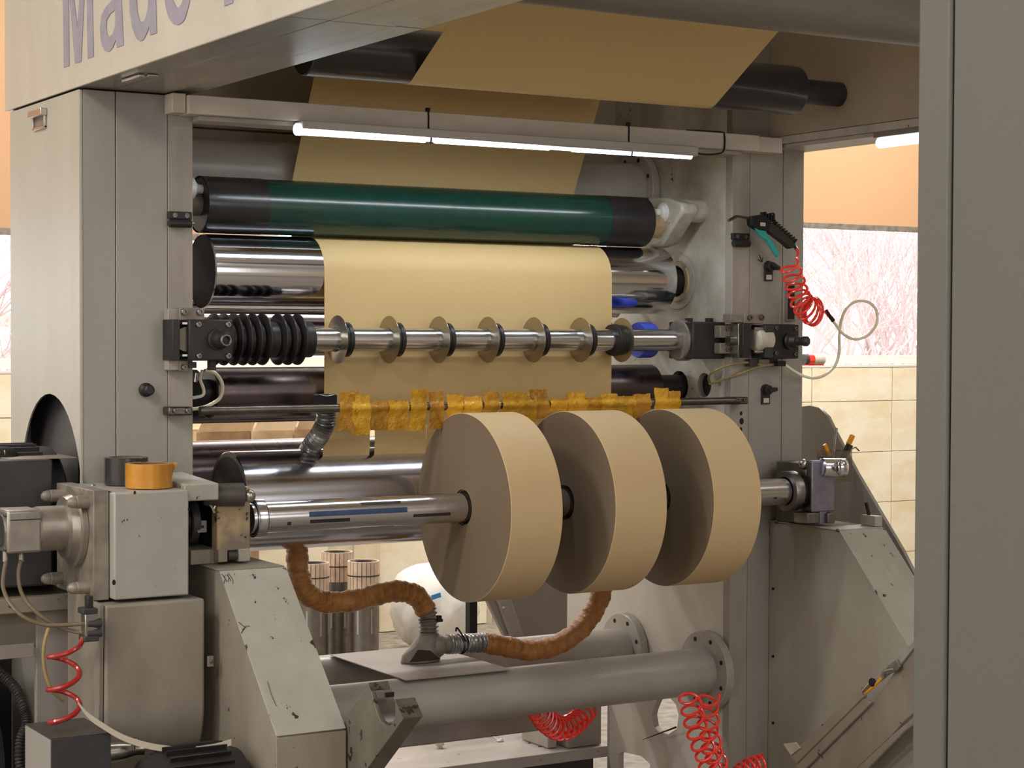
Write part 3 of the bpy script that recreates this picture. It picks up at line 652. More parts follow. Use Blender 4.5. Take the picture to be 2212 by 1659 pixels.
for px in (578, 655):
    x = at(px, 731, Y=KY).x; MB().lathe((x, KY, KZ), (1, 0, 0), [(0, .0315), (0, .0465), (.018, .0465), (.018, .0315)], 40, False).build('collar', 'black_metal', t)
x = at(1420, 735, Y=KY).x; 
t = thing('blue_band_collar', 'blue band behind the right end of the knife shaft', 'collar', (x, 4.57, KZ-.05)); MB().lathe((x-.02, 4.575, KZ), (1, 0, 0), [(0, .030), (0, .05), (.005, .052), (.045, .052), (.05, .05), (.05, .03)], 32, False).build('band', 'blue_band', t)
x = at(1478, 735, Y=KY).x
t = thing('shaft_bearing', 'grey round bearing at the right end of the knife shaft', 'bearing', (x, KY, KZ-.06))
MB().lathe((x-.025, KY, KZ), (1, 0, 0), [(0, .032), (0, .056), (.006, .060), (.034, .060), (.040, .057), (.040, .046), (.065, .042), (.065, .02)], 48).build('housing', 'cast_grey', t)
MB().lathe((x+.04, KY, KZ), (1, 0, 0), [(0, .044), (.03, .044)], 40).build('sleeve', 'dull_steel', t)
# bearing block assembly, left
def pbox(name, mat, px0, py0, px1, py1, yf, yb, parent, bev=.002):
    a = at(px0, py0, Y=yf); c = at(px1, py1, Y=yf); return box(name, mat, a.x, c.x, yf, yb, c.z, a.z, parent, bev)
def pbolt(px, py, yf, parent, r=.007): return socket_bolt(parent, at(px, py, Y=yf), (0, -1, 0), r)
t = thing('shaft_mount', 'black bearing block with round knob, left end of the knife shaft', 'bearing block', (1.73, 4.3, 1.42))
yf = 4.33
pbox('top_bracket', 'cast_grey', 388, 665, 442, 692, 4.355, YT-.001, t); pbolt(397, 674, 4.355, t, .0085); pbolt(431, 674, 4.355, t, .0085)
pbox('side_bracket', 'strip_paint', 363, 667, 389, 800, 4.37, YT-.001, t)
pbox('lower_bracket', 'cast_grey', 388, 778, 408, 802, 4.365, YT-.001, t); pbolt(397, 793, 4.365, t, .007)
pbox('block', 'black_metal', 408, 690, 504, 779, yf, 4.56, t, .004); pbox('block', 'black_metal', 373, 690, 389, 779, yf, YT-.002, t, .002)
pbox('gap_block', 'void_black', 389, 692, 408, 777, yf+.03, YT-.002, t, 0)
a = at(407, 733, Y=yf+.02); MB().cyl((a.x-.004, a.y-.004, a.z), (a.x-.004, a.y+.035, a.z), .030, 32).build('disc', 'cast_grey', t)
MB().box(a.x-.02, a.x, a.y-.012, a.y+.01, a.z+.036, a.z+.041).box(a.x-.02, a.x, a.y-.012, a.y+.01, a.z-.041, a.z-.036).build('tie_rod', 'silver', t)
for px, py in ((428, 701), (492, 701), (429, 769), (492, 769)): pbolt(px, py, yf, t, .0068)
a = at(470, 733, Y=yf); MB().lathe(a, (.05, -1, 0), [(0, .027), (.006, .027), (.008, .023), (.03, .021), (.034, .018), (.05, .0165), (.052, .0135), (.062, .0135), (.062, .010), (.056, .009)], 6*5).build('adjusting_knob', 'black_metal', t)
MB().ring(at(489, 735, Y=yf-.062), (.05, -1, 0), .012, .0028, 24, 6).build('knob_rim', 'dull_steel', t)
pbox('port_block', 'charcoal', 408, 782, 425, 795, 4.36, 4.38, t, .001); pbox('port_block', 'charcoal', 454, 779, 467, 800, 4.38, 4.4, t, .001)
# right
t = thing('shaft_mount', 'black clamp blocks with white cylinder, right end of the knife shaft', 'bearing block', (3.5, 4.35, 1.41))
pbox('clamp_block', 'black_metal', 1497, 695, 1590, 775, 4.43, 4.55, t, .004)
for px in (1488, 1532): pbox('stud', 'black_metal', px, 687, px+9, 698, 4.47, 4.49, t, .001)
pbox('top_bracket', 'cast_grey', 1579, 678, 1606, 697, 4.36, YT-.001, t); pbox('top_bracket', 'cast_grey', 1608, 678, 1650, 699, 4.355, YT-.001, t)
pbolt(1619, 686, 4.355, t, .008); pbolt(1644, 686, 4.355, t, .008)
for y0, y1 in ((703, 730), (741, 764)): pbox('jaw', 'cast_grey', 1556, y0, 1590, y1, 4.40, 4.43, t, .002)
pbolt(1571, 711, 4.40, t, .006); pbolt(1571, 755, 4.40, t, .006)
a = at(1572, 736, Y=4.39); MB().cyl(a, a+Vector((.055, 0, 0)), .0135, 20).build('pin', 'dull_steel', t)
pbox('divider_plate', 'silver', 1595, 699, 1604, 772, 4.36, 4.42, t, .001)
pbox('block', 'black_metal', 1605, 699, 1620, 773, 4.345, YT-.002, t, .002)
a = at(1640, 734, Y=4.36); MB().cyl((a.x-.022, a.y, a.z), (a.x+.04, a.y, a.z), .033, 36, ch=.008).build('cylinder', 'ptfe', t)
for py in (710, 760):
    c = at(1640, py, Y=4.345); MB().cyl((c.x-.02, c.y, c.z), (c.x+.03, c.y, c.z), .0045, 12).build('tie_rod', 'silver', t)
pbox('block', 'charcoal', 1653, 702, 1671, 773, 4.335, YT-.002, t, .002); pbox('block', 'black_metal', 1671, 700, 1726, 775, 4.34, YT-.002, t, .004)
for px, py in ((1676, 709), (1718, 710), (1675, 763), (1717, 765)): pbolt(px, py, 4.34, t, .006)
a = at(1703, 737, Y=4.34); MB().lathe(a, (.42, -1, 0), [(0, .024), (.008, .024), (.01, .019), (.028, .018), (.03, .012), (.045, .012), (.05, .0145), (.062, .0145), (.066, .010)], 28).build('adjusting_knob', 'black_metal', t)
for x0, x1, m in ((1620, 1637, 'charcoal'), (1640, 1662, 'cast_grey'), (1662, 1680, 'charcoal')): pbox('port_block', m, x0, 776, x1, 791, 4.37, 4.39, t, .001)
pbox('fitting', 'void_black', 1680, 780, 1698, 791, 4.345, 4.36, t, .001)
# ------------------------------------------------------------------ rod wrapped in tape
RY = 4.362; RZ = 1.3095
rod = thing('guide_rod', 'thin steel rod with brown tape strips across the machine', 'rod', (2.56, RY, RZ-.012))
rr = MB().cyl((1.74, RY, RZ), (3.385, RY, RZ), .0105, 20).build('rod', 'rod_metal', rod)
for px0, px1, b1, b2 in ((364, 416, 378, 405), (1578, 1616, 1592, 1608)):
    a = at(px0, 887 if px0 < 900 else 864, Y=RY-.004); c = at(px1, 887 if px0 < 900 else 864, Y=RY-.004)
    MB().box(a.x, c.x, RY-.006, YT-.001, RZ-.0105, RZ+.0105).build('flat_end', 'rod_metal', rod, .004)
    for bpx in (b1, b2): pbolt(bpx, (887 if px0 < 900 else 864)+(0 if px0 < 900 else -1), RY-.006, rod, .006)
tapes = [(735, 776, 846, 930, -.05), (762, 803, 868, 939, .0), (769, 801, 854, 903, .08), (800, 842, 867, 930, .02), (841, 884, 865, 929, .05), (888, 923, 841, 930, .0), (930, 961, 847, 927, .0),
         (967, 1002, 853, 905, .03), (1003, 1042, 857, 891, .0), (1046, 1082, 847, 891, .0), (1087, 1124, 847, 891, .0), (1123, 1161, 850, 912, .0), (1152, 1188, 842, 905, .28),
         (1190, 1232, 862, 889, .0), (1228, 1270, 848, 889, .12), (1266, 1302, 860, 889, .0), (1301, 1337, 851, 893, .08), (1336, 1374, 856, 905, .05), (1370, 1408, 852, 907, .05), (1416, 1447, 839, 889, .0), (1446, 1471, 845, 889, .04)]
rt = random.Random(4)
for i, (x0, x1, ya, yb, sk) in enumerate(tapes):
    a = at(x0, (ya+yb)/2, Y=RY-.012); c = at(x1, (ya+yb)/2, Y=RY-.012); zt = at(x0, ya, Y=RY-.012).z; zb = at(x0, yb, Y=RY-.012).z
    nu, nv = 6, 14; vs = []; fs = []; lay = .0006*(i % 3); fl = rt.uniform(-.004, .012); cr = rt.uniform(0, 6)
    for s_ in (0, .0007):
        for v in range(nv+1):
            z = zb+(zt-zb)*v/nv
            dz = z-RZ; R_ = .0125+lay
            if abs(dz) < R_*.8: y = RY-math.sqrt(R_*R_-dz*dz)
            else:
                y = RY-R_*.6-(fl if dz > 0 else -fl*.5)*(abs(dz)/.05)+.0025*abs(dz)/.03
            for u in range(nu+1):
                x = a.x+(c.x-a.x)*u/nu + (-dz)*sk + rt.uniform(-.0006, .0006)
                jag = rt.uniform(-.003, .003) if v in (0, nv) and s_ == 0 else 0
                vs.append((x, y+s_+.0012*math.sin(cr+u*1.9+v*.8), z+jag))
    N = (nu+1)*(nv+1)
    for v in range(nv):
        for u in range(nu):
            q = v*(nu+1)+u; fs.append((q, q+1, q+nu+2, q+nu+1)); fs.append((N+q, N+q+nu+1, N+q+nu+2, N+q+1))
    MB().add(vs, fs).build('tape_strip', 'packing_tape' if i % 3 else 'packing_tape_dark', rod, angle=60)
# ================================================================== rewind shaft with paper rolls
SY, SZ, SR = 4.25, 1.0535, .0375
sh = thing('rewind_shaft', 'shiny steel winding shaft with slots, carrying the three paper rolls', 'shaft', (2.68, SY, SZ-SR))
MB().cyl((1.82, SY, SZ), (3.50, SY, SZ), SR, 64).build('shaft', 'shaft_steel', sh)
def oncyl(px, py, r=SR):
    d = FW+RT*((px-1106)/F)-UP*((py-829.5)/F); o = CP-Vector((0, SY, SZ)); a = d.y**2+d.z**2; b2 = 2*(o.y*d.y+o.z*d.z); c = o.y**2+o.z**2-r*r
    D = b2*b2-4*a*c
    if D < 0:
        t = -b2/(2*a)
    else: t = (-b2-math.sqrt(D))/(2*a)
    p = CP+d*t; return p.x, math.atan2(p.z-SZ, p.y-SY)
def key(px0, py0, px1, py1, hw, mat, name='expansion_key', pr=.0006):
    x0, a0 = oncyl(px0, py0); x1, a1 = oncyl(px1, py1); a = (a0+a1)/2; n = 6; vs = []; fs = []
    for x in (x0, x1):
        for r in (SR-.002, SR+pr):
            for k in range(n+1):
                th = a+(k/n-.5)*2*hw/SR; vs.append((x, SY+r*math.cos(th), SZ+r*math.sin(th)))
    m = n+1
    for k in range(n):
        fs += [(m+k, m+k+1, 3*m+k+1, 3*m+k), (k, k+1, m+k+1, m+k), (2*m+k, 3*m+k, 3*m+k+1, 2*m+k+1)]
    fs += [(0, m, 3*m, 2*m), (n, 2*m+n, 3*m+n, m+n)]
    return MB().add(vs, fs).build(name, mat, sh)
key(668, 1111, 880, 1101, .0065, 'blue_key'); key(780, 1089, 865, 1084, .004, 'black_key'); key(670, 1127, 756, 1122, .0045, 'black_key')
key(893, 1115, 973, 1109, .004, 'black_key'); key(773, 1141, 850, 1136, .003, 'black_key'); key(655, 1079, 738, 1076, .003, 'black_key'); key(872, 1069, 955, 1064, .003, 'black_key')
for px, py in ((577, 1133), (625, 1131)): key(px-4, py, px+4, py, .0045, 'black_key', 'screw_hole')
key(1672, 1076, 1678, 1076, .003, 'black_key', 'screw_hole')
def reel(x0, x1, R, label):
    t = thing('paper_roll', label, 'paper roll', ((x0+x1)/2, SY, SZ), 'kraft paper rolls on the winding shaft')
    mb = MB(); n = 128; pr = [(0, .0465), (0, R-.0015), (.0015, R), (x1-x0-.0015, R), (x1-x0, R-.0015), (x1-x0, .0465)]
    mb.lathe((x0, SY, SZ), (1, 0, 0), pr, n, False); mb.mi = []
    for i in range(len(pr)-1): mb.mi += [0 if i in (0, 4) else 1]*n
    o = mb.build('paper', ['reel_side', 'reel_rim'], t)
    MB().lathe((x0+.004, SY, SZ), (1, 0, 0), [(0, .0440), (0, .0464), (x1-x0-.008, .0464), (x1-x0-.008, .0440), (0, .0440)], 56, False).build('cardboard_core', 'card_core', t)
    return t
reel(2.412, 2.562, .2425, 'brown kraft paper roll nearest the left, largest in view')
reel(2.722, 2.882, .2415, 'brown kraft paper roll in the middle of the three')
reel(3.033, 3.191, .2415, 'brown kraft paper roll at the right, nearest the bronze clamp')
# ------------------------------------------------------------------ left gearbox, plate and cylinder
t = thing('gearbox', 'light grey painted box with two tape rolls standing on it', 'gearbox', (1.51, 4.25, .90))
bx = MB(); bx.prism([(4.10, .9005), (4.40, .9005), (4.40, 1.141), (4.10, 1.141)], 1.4325, 1.6095).build('casing', 'housing_paint', t, .004)
box('end_plate', 'dull_steel', 1.395, 1.431, 4.13, 4.395, .898, 1.145, t, .002).data.materials[0] = MATS['cast_grey']
box('top_seam', 'silver', 1.4322, 1.436, 4.12, 4.39, 1.141, 1.1425, t)
for px, py in ((134, 1066), (176, 1076)):
    c = at(px+22, py-2, Y=4.36 if px < 150 else 4.18); dome_bolt(t, (1.395, 4.355 if px < 150 else 4.165, 1.118), (-1, 0, 0), .0145, .05)
for y_ in (4.355, 4.165): dome_bolt(t, (1.395, y_, .925), (-1, 0, 0), .0145, .05)
for px, py in ((210, 1096), (214, 1272)): socket_bolt(t, (1.4325, 4.16, .925 if py > 1200 else 1.108), (-1, 0, 0), .006)
c = at(201, 1048, Z=1.142); MB().ball((c.x, c.y, 1.142), .006, 12, (1, 1, .5)).build('screw', 'silver', t)
for px, py, r in ((291, 1064, .004), (246, 1258, .006), (408, 1100, .0035), (268, 1124, .002), (275, 1123, .002), (264, 1127, .002)):
    c = at(px, py, Y=4.0995); MB().ball((c.x, 4.0995, c.z), r, 10, (.7, .06, 1.1)).build('paint_chip', 'void_black', t)
t = thing('rotary_union', 'grey air cylinder with square cap, pointing left from the gearbox', 'cylinder', (1.31, SY, 1.0))
MB().lathe((1.394, SY, SZ), (-1, 0, 0), [(0, .09), (.012, .09), (.013, .075), (.03, .07), (.032, .051), (.06, .051), (.092, .051), (.092, .03)], 56).build('barrel', 'aluminium', t)
MB().lathe((1.302, SY, SZ), (-1, 0, 0), [(-.002, .05), (.004, .05)], 40).build('ring', 'cast_grey', t)
box('square_cap', 'aluminium', 1.222, 1.300, SY-.048, SY+.048, SZ-.048, SZ+.048, t, .006)
MB().lathe((1.2225, SY, SZ), (-1, 0, 0), [(0, .036), (.003, .036), (.004, .031), (.002, .030)], 40).build('end_disc', 'silver', t)
for a, c in ((-1, -1), (-1, 1), (1, -1), (1, 1)): socket_bolt(t, (1.2225, SY+a*.038, SZ+c*.038), (-1, 0, 0), .005)
for py in (1113, 1108): pass
box('groove', 'void_black', 1.228, 1.298, SY-.0487, SY-.0477, SZ+.026, SZ+.028, t)
def line(name, label, pts, r, mat, cat='hose', sub=8, n=8):
    o = MB().tube(pts, r, n, True, sub).build(name, mat); return tag(o, label, cat)
Y1 = 4.17
line('air_hose', 'thin dusty air hose from the square cap, outer loop at the left edge', [at(14, 1208, Y=4.22), at(8, 1240, Y=4.2), at(7, 1270, Y=4.18), at(20, 1300, Y=4.15), at(50, 1332, Y=4.12), at(95, 1349, Y=4.1), at(140, 1350, Y=4.08), at(188, 1347, Y=4.06)], .0045, 'dusty_hose')
line('air_hose', 'thin dusty air hose from the cap, inner loop', [at(46, 1208, Y=4.22), at(40, 1235, Y=4.2), at(43, 1270, Y=4.18), at(58, 1300, Y=4.15), at(90, 1332, Y=4.12), at(130, 1355, Y=4.1), at(160, 1364, Y=4.08), at(188, 1368, Y=4.06)], .0045, 'dusty_hose')
for px in (12, 46):
    a = at(px, 1196, Y=4.225); c = at(px, 1214, Y=4.22)
    tag(MB().cyl(a+Vector((0, 0, .004)), c, .0075, 14).build('hose_fitting', 'dull_steel'), 'metal push fitting under the square cap, %s one' % ('left' if px < 20 else 'right'), 'fitting')
# coupling area between gearbox and clamp
t = thing('shaft_chuck', 'left shaft chuck with cream worn clamp door and dark round knob', 'chuck', (1.72, SY, .955))
a = at(412, 1046, Y=4.13); c = at(473, 1080, Y=4.13); MB().prism([(4.13, c.z), (4.36, c.z), (4.36, a.z+.012), (4.13, a.z)], 1.61, c.x, 'X').build('top_block', 'stand_paint', t, .003)
box('cavity_back', 'void_black', 1.61, 1.80, 4.30, 4.36, .96, 1.13, t); box('cavity_side', 'void_black', 1.611, 1.615, 4.15, 4.36, .955, 1.12, t)
MB().cyl((1.615, SY, SZ), (1.66, SY, SZ), .035, 32).build('coupling', 'black_metal', t); MB().cyl((1.66, SY, SZ), (1.68, SY, SZ), .05, 36, ch=.002).build('coupling', 'charcoal', t)
a = at(436, 1135, Y=4.205); box('square_key', 'dull_steel', a.x-.012, a.x+.012, 4.203, 4.213, a.z-.017, a.z+.012, t, .001); box('key_hole', 'void_black', a.x-.002, a.x+.004, 4.2025, 4.204, a.z-.006, a.z, t)
MB().tube([at(451, 1087, Y=4.16), at(458, 1096, Y=4.16), at(463, 1108, Y=4.16)], .0035, 8).tube([at(465, 1092, Y=4.16), at(461, 1102, Y=4.16)], .003, 8).build('lever', 'silver', t)
def P2(px, py, Y): p = at(px, py, Y=Y); return p
a = P2(469, 1086, 4.175); c = P2(541, 1187, 4.175)
box('clamp_door', 'worn_cream', a.x, c.x, 4.175, 4.21, c.z, a.z+.035, t, .003)
box('clamp_body', 'black_metal', a.x+.004, c.x, 4.212, 4.34, c.z, a.z+.03, t, .003)
a = at(545, 1072, Y=4.13); MB().lathe((a.x-.105, 4.175, a.z+.003), (1, -.28, 0), [(0, .02), (.01, .026), (.05, .027), (.075, .028), (.095, .0275), (.098, .02)], 32).build('clamp_knob', 'worn_black', t)
MB().ball((a.x-.003, 4.142, a.z), .0155, 24).build('ball', 'silver', t)
a = at(472, 1187, Y=4.17); c = at(492, 1214, Y=4.17); box('hinge_block', 'stand_side_paint', a.x, c.x, 4.17, 4.33, c.z, a.z, t, .002)
a = at(494, 1188, Y=4.175); c = at(514, 1212, Y=4.175); MB().cyl((a.x, 4.185, (a.z+c.z)/2), (c.x, 4.185, (a.z+c.z)/2), .012, 20).build('hinge_pin', 'worn_black', t)
a = at(516, 1186, Y=4.17); c = at(541, 1212, Y=4.17); box('hinge_block', 'stand_paint', a.x, c.x, 4.17, 4.33, c.z, a.z, t, .002)
a = at(412, 1189, Y=4.2); c = at(472, 1217, Y=4.2); box('base_block', 'stand_side_paint', a.x, c.x, 4.2, 4.38, c.z, a.z, t, .002)
MB().lathe((at(545, 1120, Y=SY).x, SY, SZ), (1, 0, 0), [(0, .040), (0, .047), (.002, .0475), (.022, .0475), (.024, .046), (.024, .039)], 56, False).build('collar', 'shaft_steel', t)
MB().lathe((at(562, 1120, Y=SY).x, SY, SZ), (1, 0, 0), [(0, .0465), (.004, .0465)], 56, ).build('collar_ring', 'black_rubber', t)
# stands
def stand(x0, x1, label, matf, mats):
    t = thing('shaft_stand', label, 'stand', ((x0+x1)/2, 4.1, 0)); zt = .952
    MB().prism([(4.088, zt), (YT-.001, zt), (YT-.001, 0), (3.77, 0), (3.77, .627)], x0+.004, x1-.0).build('body', mats, t, .002)
    # sloping cover and front cover laid on the body
    d = Vector((3.765-4.086, .631-zt)).normalized(); nrm = Vector((d.y, -d.x))*.003
    if nrm.x > 0: nrm = -nrm
    MB().prism([(4.086, zt-.001), (3.767, .629), (3.767+nrm.x, .629+nrm.y), (4.086+nrm.x, zt-.001+nrm.y)], x0, x1+.001).build('sloping_cover', matf, t, .0008)
    MB().box(x0, x1+.001, 3.764, 3.7695, .0, .626).build('front_cover', mats, t, .0008)
    MB().box(x0+.001, x1, 4.09, YT-.002, zt, zt+.003).build('top_plate', mats, t, .0008)
    return t
t = stand(1.677, 1.842, 'grey stand with chipped sloping front, under the cream clamp', 'stand_paint', 'stand_side_paint')
# scribbles on sloping cover
t = stand(3.527, 3.692, 'grey stand with sloping front under the bronze clamp, by the pillar', 'stand_paint', 'right_stand_paint')
for px, py in ((1676, 1128), (1808, 1146), (1909, 1286)):
    c = at(px, py, X=3.526); socket_bolt(t, (3.531, c.y, c.z), (-1, 0, 0), .005)
for px, py in ((1668, 1272), (1668, 1418), (1668, 1562)):
    c = at(px, py, X=3.526); socket_bolt(t, (3.531, c.y, c.z), (-1, 0, 0), .004, 'bolt', 'void_black')
# right chuck
t = thing('shaft_chuck', 'right shaft chuck with blue-grey worn steel clamp door and chrome knob', 'chuck', (3.55, SY, .955))
a = at(1677, 986, X=3.47)
b0 = at(1677, 988, X=3.53); b1 = at(1760, 1118, X=3.53)
box('body', 'black_metal', 3.53, 3.64, 4.252, b0.y, .956, 1.131, t, .003).data.materials[0] = MATS['dull_steel']
MB().lathe((3.465, SY, SZ), (1, 0, 0), [(0, .041), (0, .056), (.004, .058), (.03, .058), (.03, .041)], 56, False).build('washer', 'dull_steel', t)
MB().cyl((3.50, SY, SZ), (3.56, SY, SZ), .05, 36).build('chuck_body', 'black_metal', t)
a = P2(1754, 996, 4.185); c = P2(1803, 1104, 4.185); box('clamp_door', 'blued_steel', a.x, c.x, 4.185, 4.215, c.z, a.z, t, .003)
box('door_edge', 'dull_steel', a.x-.001, a.x+.012, 4.186, 4.24, c.z+.004, a.z, t, .003)
a = P2(1782, 1100, 4.187); c = P2(1792, 1130, 4.187); box('door_tongue', 'blued_steel', P2(1771, 1100, 4.187).x, P2(1786, 1100, 4.187).x, 4.187, 4.21, c.z, a.z, t, .001)
for x0, x1 in ((1744, 1770), (1788, 1804)):
    a = P2(x0, 1109, 4.175); c = P2(x1, 1130, 4.175); box('hinge_block', 'dull_steel', a.x, c.x, 4.175, 4.235, c.z, a.z, t, .002)
c = P2(1747, 1120, 4.185); MB().cyl((c.x-.002, 4.20, c.z), (c.x+.01, 4.20, c.z), .011, 20).build('hinge_pin', 'cast_grey', t)
a = P2(1742, 1002, 4.22); MB().ball((a.x-.012, a.y, a.z), .014, 20).build('ball', 'silver', t); box('latch', 'dull_steel', a.x-.015, a.x+.0, a.y-.015, a.y+.01, a.z-.035, a.z-.015, t, .002)
a = P2(1774, 1010, 4.19); MB().cyl((a.x-.002, 4.19, a.z), (a.x+.072, 4.17, a.z-.002), .0275, 36, ch=.004).build('clamp_knob', 'shaft_steel', t)
c = P2(1818, 1010, 4.14); MB().ball((c.x, c.y, c.z), .0205, 28, (1, .8, 1.2)).build('ball', 'chrome', t)
a = P2(1808, 1125, 4.3); MB().prism([(4.26, .956), (4.34, .956), (4.32, .985), (4.28, .99)], 3.61, 3.625).build('catch_plate', 'black_metal', t, .001)
# rear guard plate of the right stand
gp = [(p.y, p.z) for p in (at(a, b_, X=3.80) for a, b_ in ((1716, 880), (1748, 876), (1768, 880), (1788, 900), (1800, 925), (1850, 1020), (1900, 1105), (1950, 1190), (1975, 1240), (1975, 1300), (1716, 1300)))]
t = thing('guard_plate', 'tall dark grey guard plate behind the right shaft clamp', 'guard', (3.80, 4.3, .8)); MB().prism(gp, 3.800, 3.812).build('plate', 'tower_paint', t, .001)
a = P2(1885, 1110, 4.05); c = P2(1912, 1130, 4.05); box('bracket', 'stand_paint', 3.672, 3.699, 4.10, 4.16, .956, .985, t, .001); MB().cyl((3.685, 4.14, .985), (3.682, 4.15, 1.02), .005, 12).build('pin', 'void_black', t)
# tool holder with tools
t = thing('tool_box', 'clear plastic tool holder behind the chrome knob', 'tool holder', (3.64, 4.25, 1.06))
A0 = P2(1790, 975, 4.30); A1 = P2(1838, 1040, 4.30)
mb = MB(); mb.box(A0.x, A1.x, 4.295, 4.297, A1.z, A0.z).box(A0.x, A0.x+.002, 4.297, 4.35, A1.z, A0.z).box(A1.x-.002, A1.x, 4.297, 4.35, A1.z, A0.z).box(A0.x, A1.x, 4.35, 4.352, A1.z, A0.z).box(A0.x, A1.x, 4.297, 4.35, A1.z, A1.z+.002); mb.build('holder', 'clear_plastic', t)
def tool(name, label, p0, p1, r, mat, mat2=None, f=.5, Y=4.325):
    a = at(*p0, Y=Y); c = at(*p1, Y=Y+.01); t = thing(name, label, 'tool', (c.x, c.y, c.z)); m = a+(c-a)*f
    ax = (c-a).normalized(); s_ = ax.cross(Vector((0, 1, 0))).normalized()
    MB().cbox((a+m)/2, ((m-a).length, r*1.6, r*2), (ax, Vector((0, 1, 0)), s_)).build('handle', mat, t, .002)
    MB().cbox((m+c)/2, ((c-m).length, r*1.3, r*1.6), (ax, Vector((0, 1, 0)), s_)).build('shank', mat2 or mat, t, .001)
tool('utility_knife', 'yellow-orange knife handle leaning left in the clear tool holder', (1781, 960), (1796, 1000), .0062, 'yellow_plastic', 'charcoal', .65)
tool('utility_knife', 'black knife with yellow end leaning right in the clear holder', (1842, 940), (1816, 995), .0070, 'yellow_plastic', 'void_black', .36)
tool('utility_knife', 'dark knife behind the black and yellow one, in the holder', (1840, 962), (1820, 1000), .0045, 'charcoal', 'charcoal', .5, 4.34)
a = at(1807, 924, Y=4.325); c = at(1799, 1000, Y=4.33)
tag(MB().tube([a, a+(c-a)*.2, c], .0042, 8).build('screwdriver', 'dull_steel'), 'thin steel rod tool standing upright in the holder', 'tool')
tag(MB().tube([at(1856, 974, Y=4.32), at(1848, 966, Y=4.32), at(1840, 970, Y=4.325), at(1828, 992, Y=4.33)], .0022, 6, False).build('hex_key', 'dull_steel'), 'bent hex key hooked over the right of the tool holder', 'tool')
# ------------------------------------------------------------------ lower left guard
t = thing('belt_guard', 'grey sheet guard with rounded bottom below the gearbox', 'guard', (1.53, 4.1, .5))
xL, xR = 1.392, 1.640; YG = 4.08
pr2 = [(YG, .893), (4.30, .893), (4.30, .55), (4.27, .50), (4.23, .485), (4.19, .494), (4.155, .51), (4.125, .533), (4.10, .565), (4.087, .60), (4.081, .63), (YG, .66)]
o = MB().prism(pr2, xL+.012, xR, 'X').build('front_cover', 'guard_paint', t, .006)
sidep = [(4.082, .893), (4.302, .90), (4.302, .50), (4.25, .50), (4.13, .56), (4.082, .64)]
MB().prism([(4.082, .895), (4.305, .905), (4.305, .50), (4.2, .50), (4.13, .54), (4.09, .60)], xL, xL+.010).build('side_cover', 'guard_paint', t, .001)
c = at(459, 1428, Y=YG-.004); box('latch', 'cast_grey', c.x-.012, c.x+.002, YG-.008, YG, c.z-.012, c.z+.012, t, .001); socket_bolt(t, (c.x-.004, YG-.008, c.z), (0, -1, 0), .004)
t = thing('valve', 'small black air valve on the upper left corner of the belt guard', 'valve', (1.385, 4.06, .8))
def vb(nm, m, x0, y0, x1, y1, Y0, Y1_, bev=.002): return pbox(nm, m, x0, y0, x1, y1, Y0, Y1_, t, bev)
vb('body', 'silver', 184, 1324, 212, 1382, 4.04, 4.07); vb('cap', 'charcoal', 180, 1316, 212, 1326, 4.035, 4.075); vb('base', 'charcoal', 182, 1376, 215, 1385, 4.035, 4.075)
vb('stem', 'black_metal', 189, 1288, 202, 1315, 4.045, 4.065)
for py in (1347, 1368):
    a = at(186, py, Y=4.05); MB().lathe((a.x, 4.045, a.z), (1, 0, 0), [(0, .0075), (.006, .0085), (.01, .0085), (.02, .011), (.032, .010)], 16).build('fitting', 'charcoal', t)
# lower left: black gearbox, pipe stub, paper strip
t = thing('control_box', 'black box with dusty top at the lower left corner', 'box', (1.28, 4.0, .4))
f1 = at(110, 1597, Y=3.95); x0 = f1.x; x1 = at(240, 1582, Y=3.95).x; yb = x0/(at(55, 1562, Y=1).x); zt = f1.z
MB().prism([(3.95, .40), (yb, .40), (yb, zt), (3.95, zt)], x0, x1).build('casing', 'charcoal', t, .002)
MB().box(x0-.001, x0, 3.951, yb-.001, .40, zt-.002).build('side_plate', 'tower_paint', t)
MB().box(x0, x1, 3.95, yb, zt, zt+.001).build('dusty_lid', 'worn_black', t)
box('foot', 'charcoal', x0+.02, x1-.02, 4.0, yb-.03, 0, .40, t)
t = thing('motor', 'black ribbed motor with silver coupling, lying at the bottom left', 'motor', (1.6, 3.95, .3))
a = at(244, 1622, Y=3.97); MB().lathe((x1, 4.0, a.z-.01), (1, 0, 0), [(0, .024), (.02, .022), (.045, .020), (.062, .016), (.07, .014), (.09, .014)], 28).build('coupling', 'silver', t)
a = at(305, 1620, Y=3.95); MB().lathe((a.x-.012, 3.965, a.z), (0, 0, 1), [(0, .004), (.016, .004), (.018, .012), (.024, .012), (.026, .009)], 18).build('wing_screw', 'dull_steel', t)
mb = MB(); mz = at(430, 1659, Y=3.9).z-.06
mb.lathe((at(300, 1650, Y=3.9).x, 3.92, mz), (1, 0, 0), [(0, .05), (.02, .085), (.06, .098), (.20, .10), (.235, .09), (.25, .05)], 44).build('housing', 'black_metal', t)
for k in range(12):
    a = math.radians(20+k*14); mb = MB()
    mb.cbox((at(300, 1650, Y=3.9).x+.13, 3.92-.104*math.cos(a), mz+.104*math.sin(a)), (.14, .003, .012), (Vector((1, 0, 0)), Vector((0, math.sin(a), math.cos(a))), Vector((0, -math.cos(a), math.sin(a))))).build('fin', 'black_metal', t)
ps = [(168, 1517), (190, 1545), (225, 1570), (270, 1595), (330, 1613), (400, 1620), (460, 1614), (500, 1603)]
pts = spline([at(a, c, Y=3.93-.0004*i*i) for i, (a, c) in enumerate(ps)], 6); vs = []; fs = []
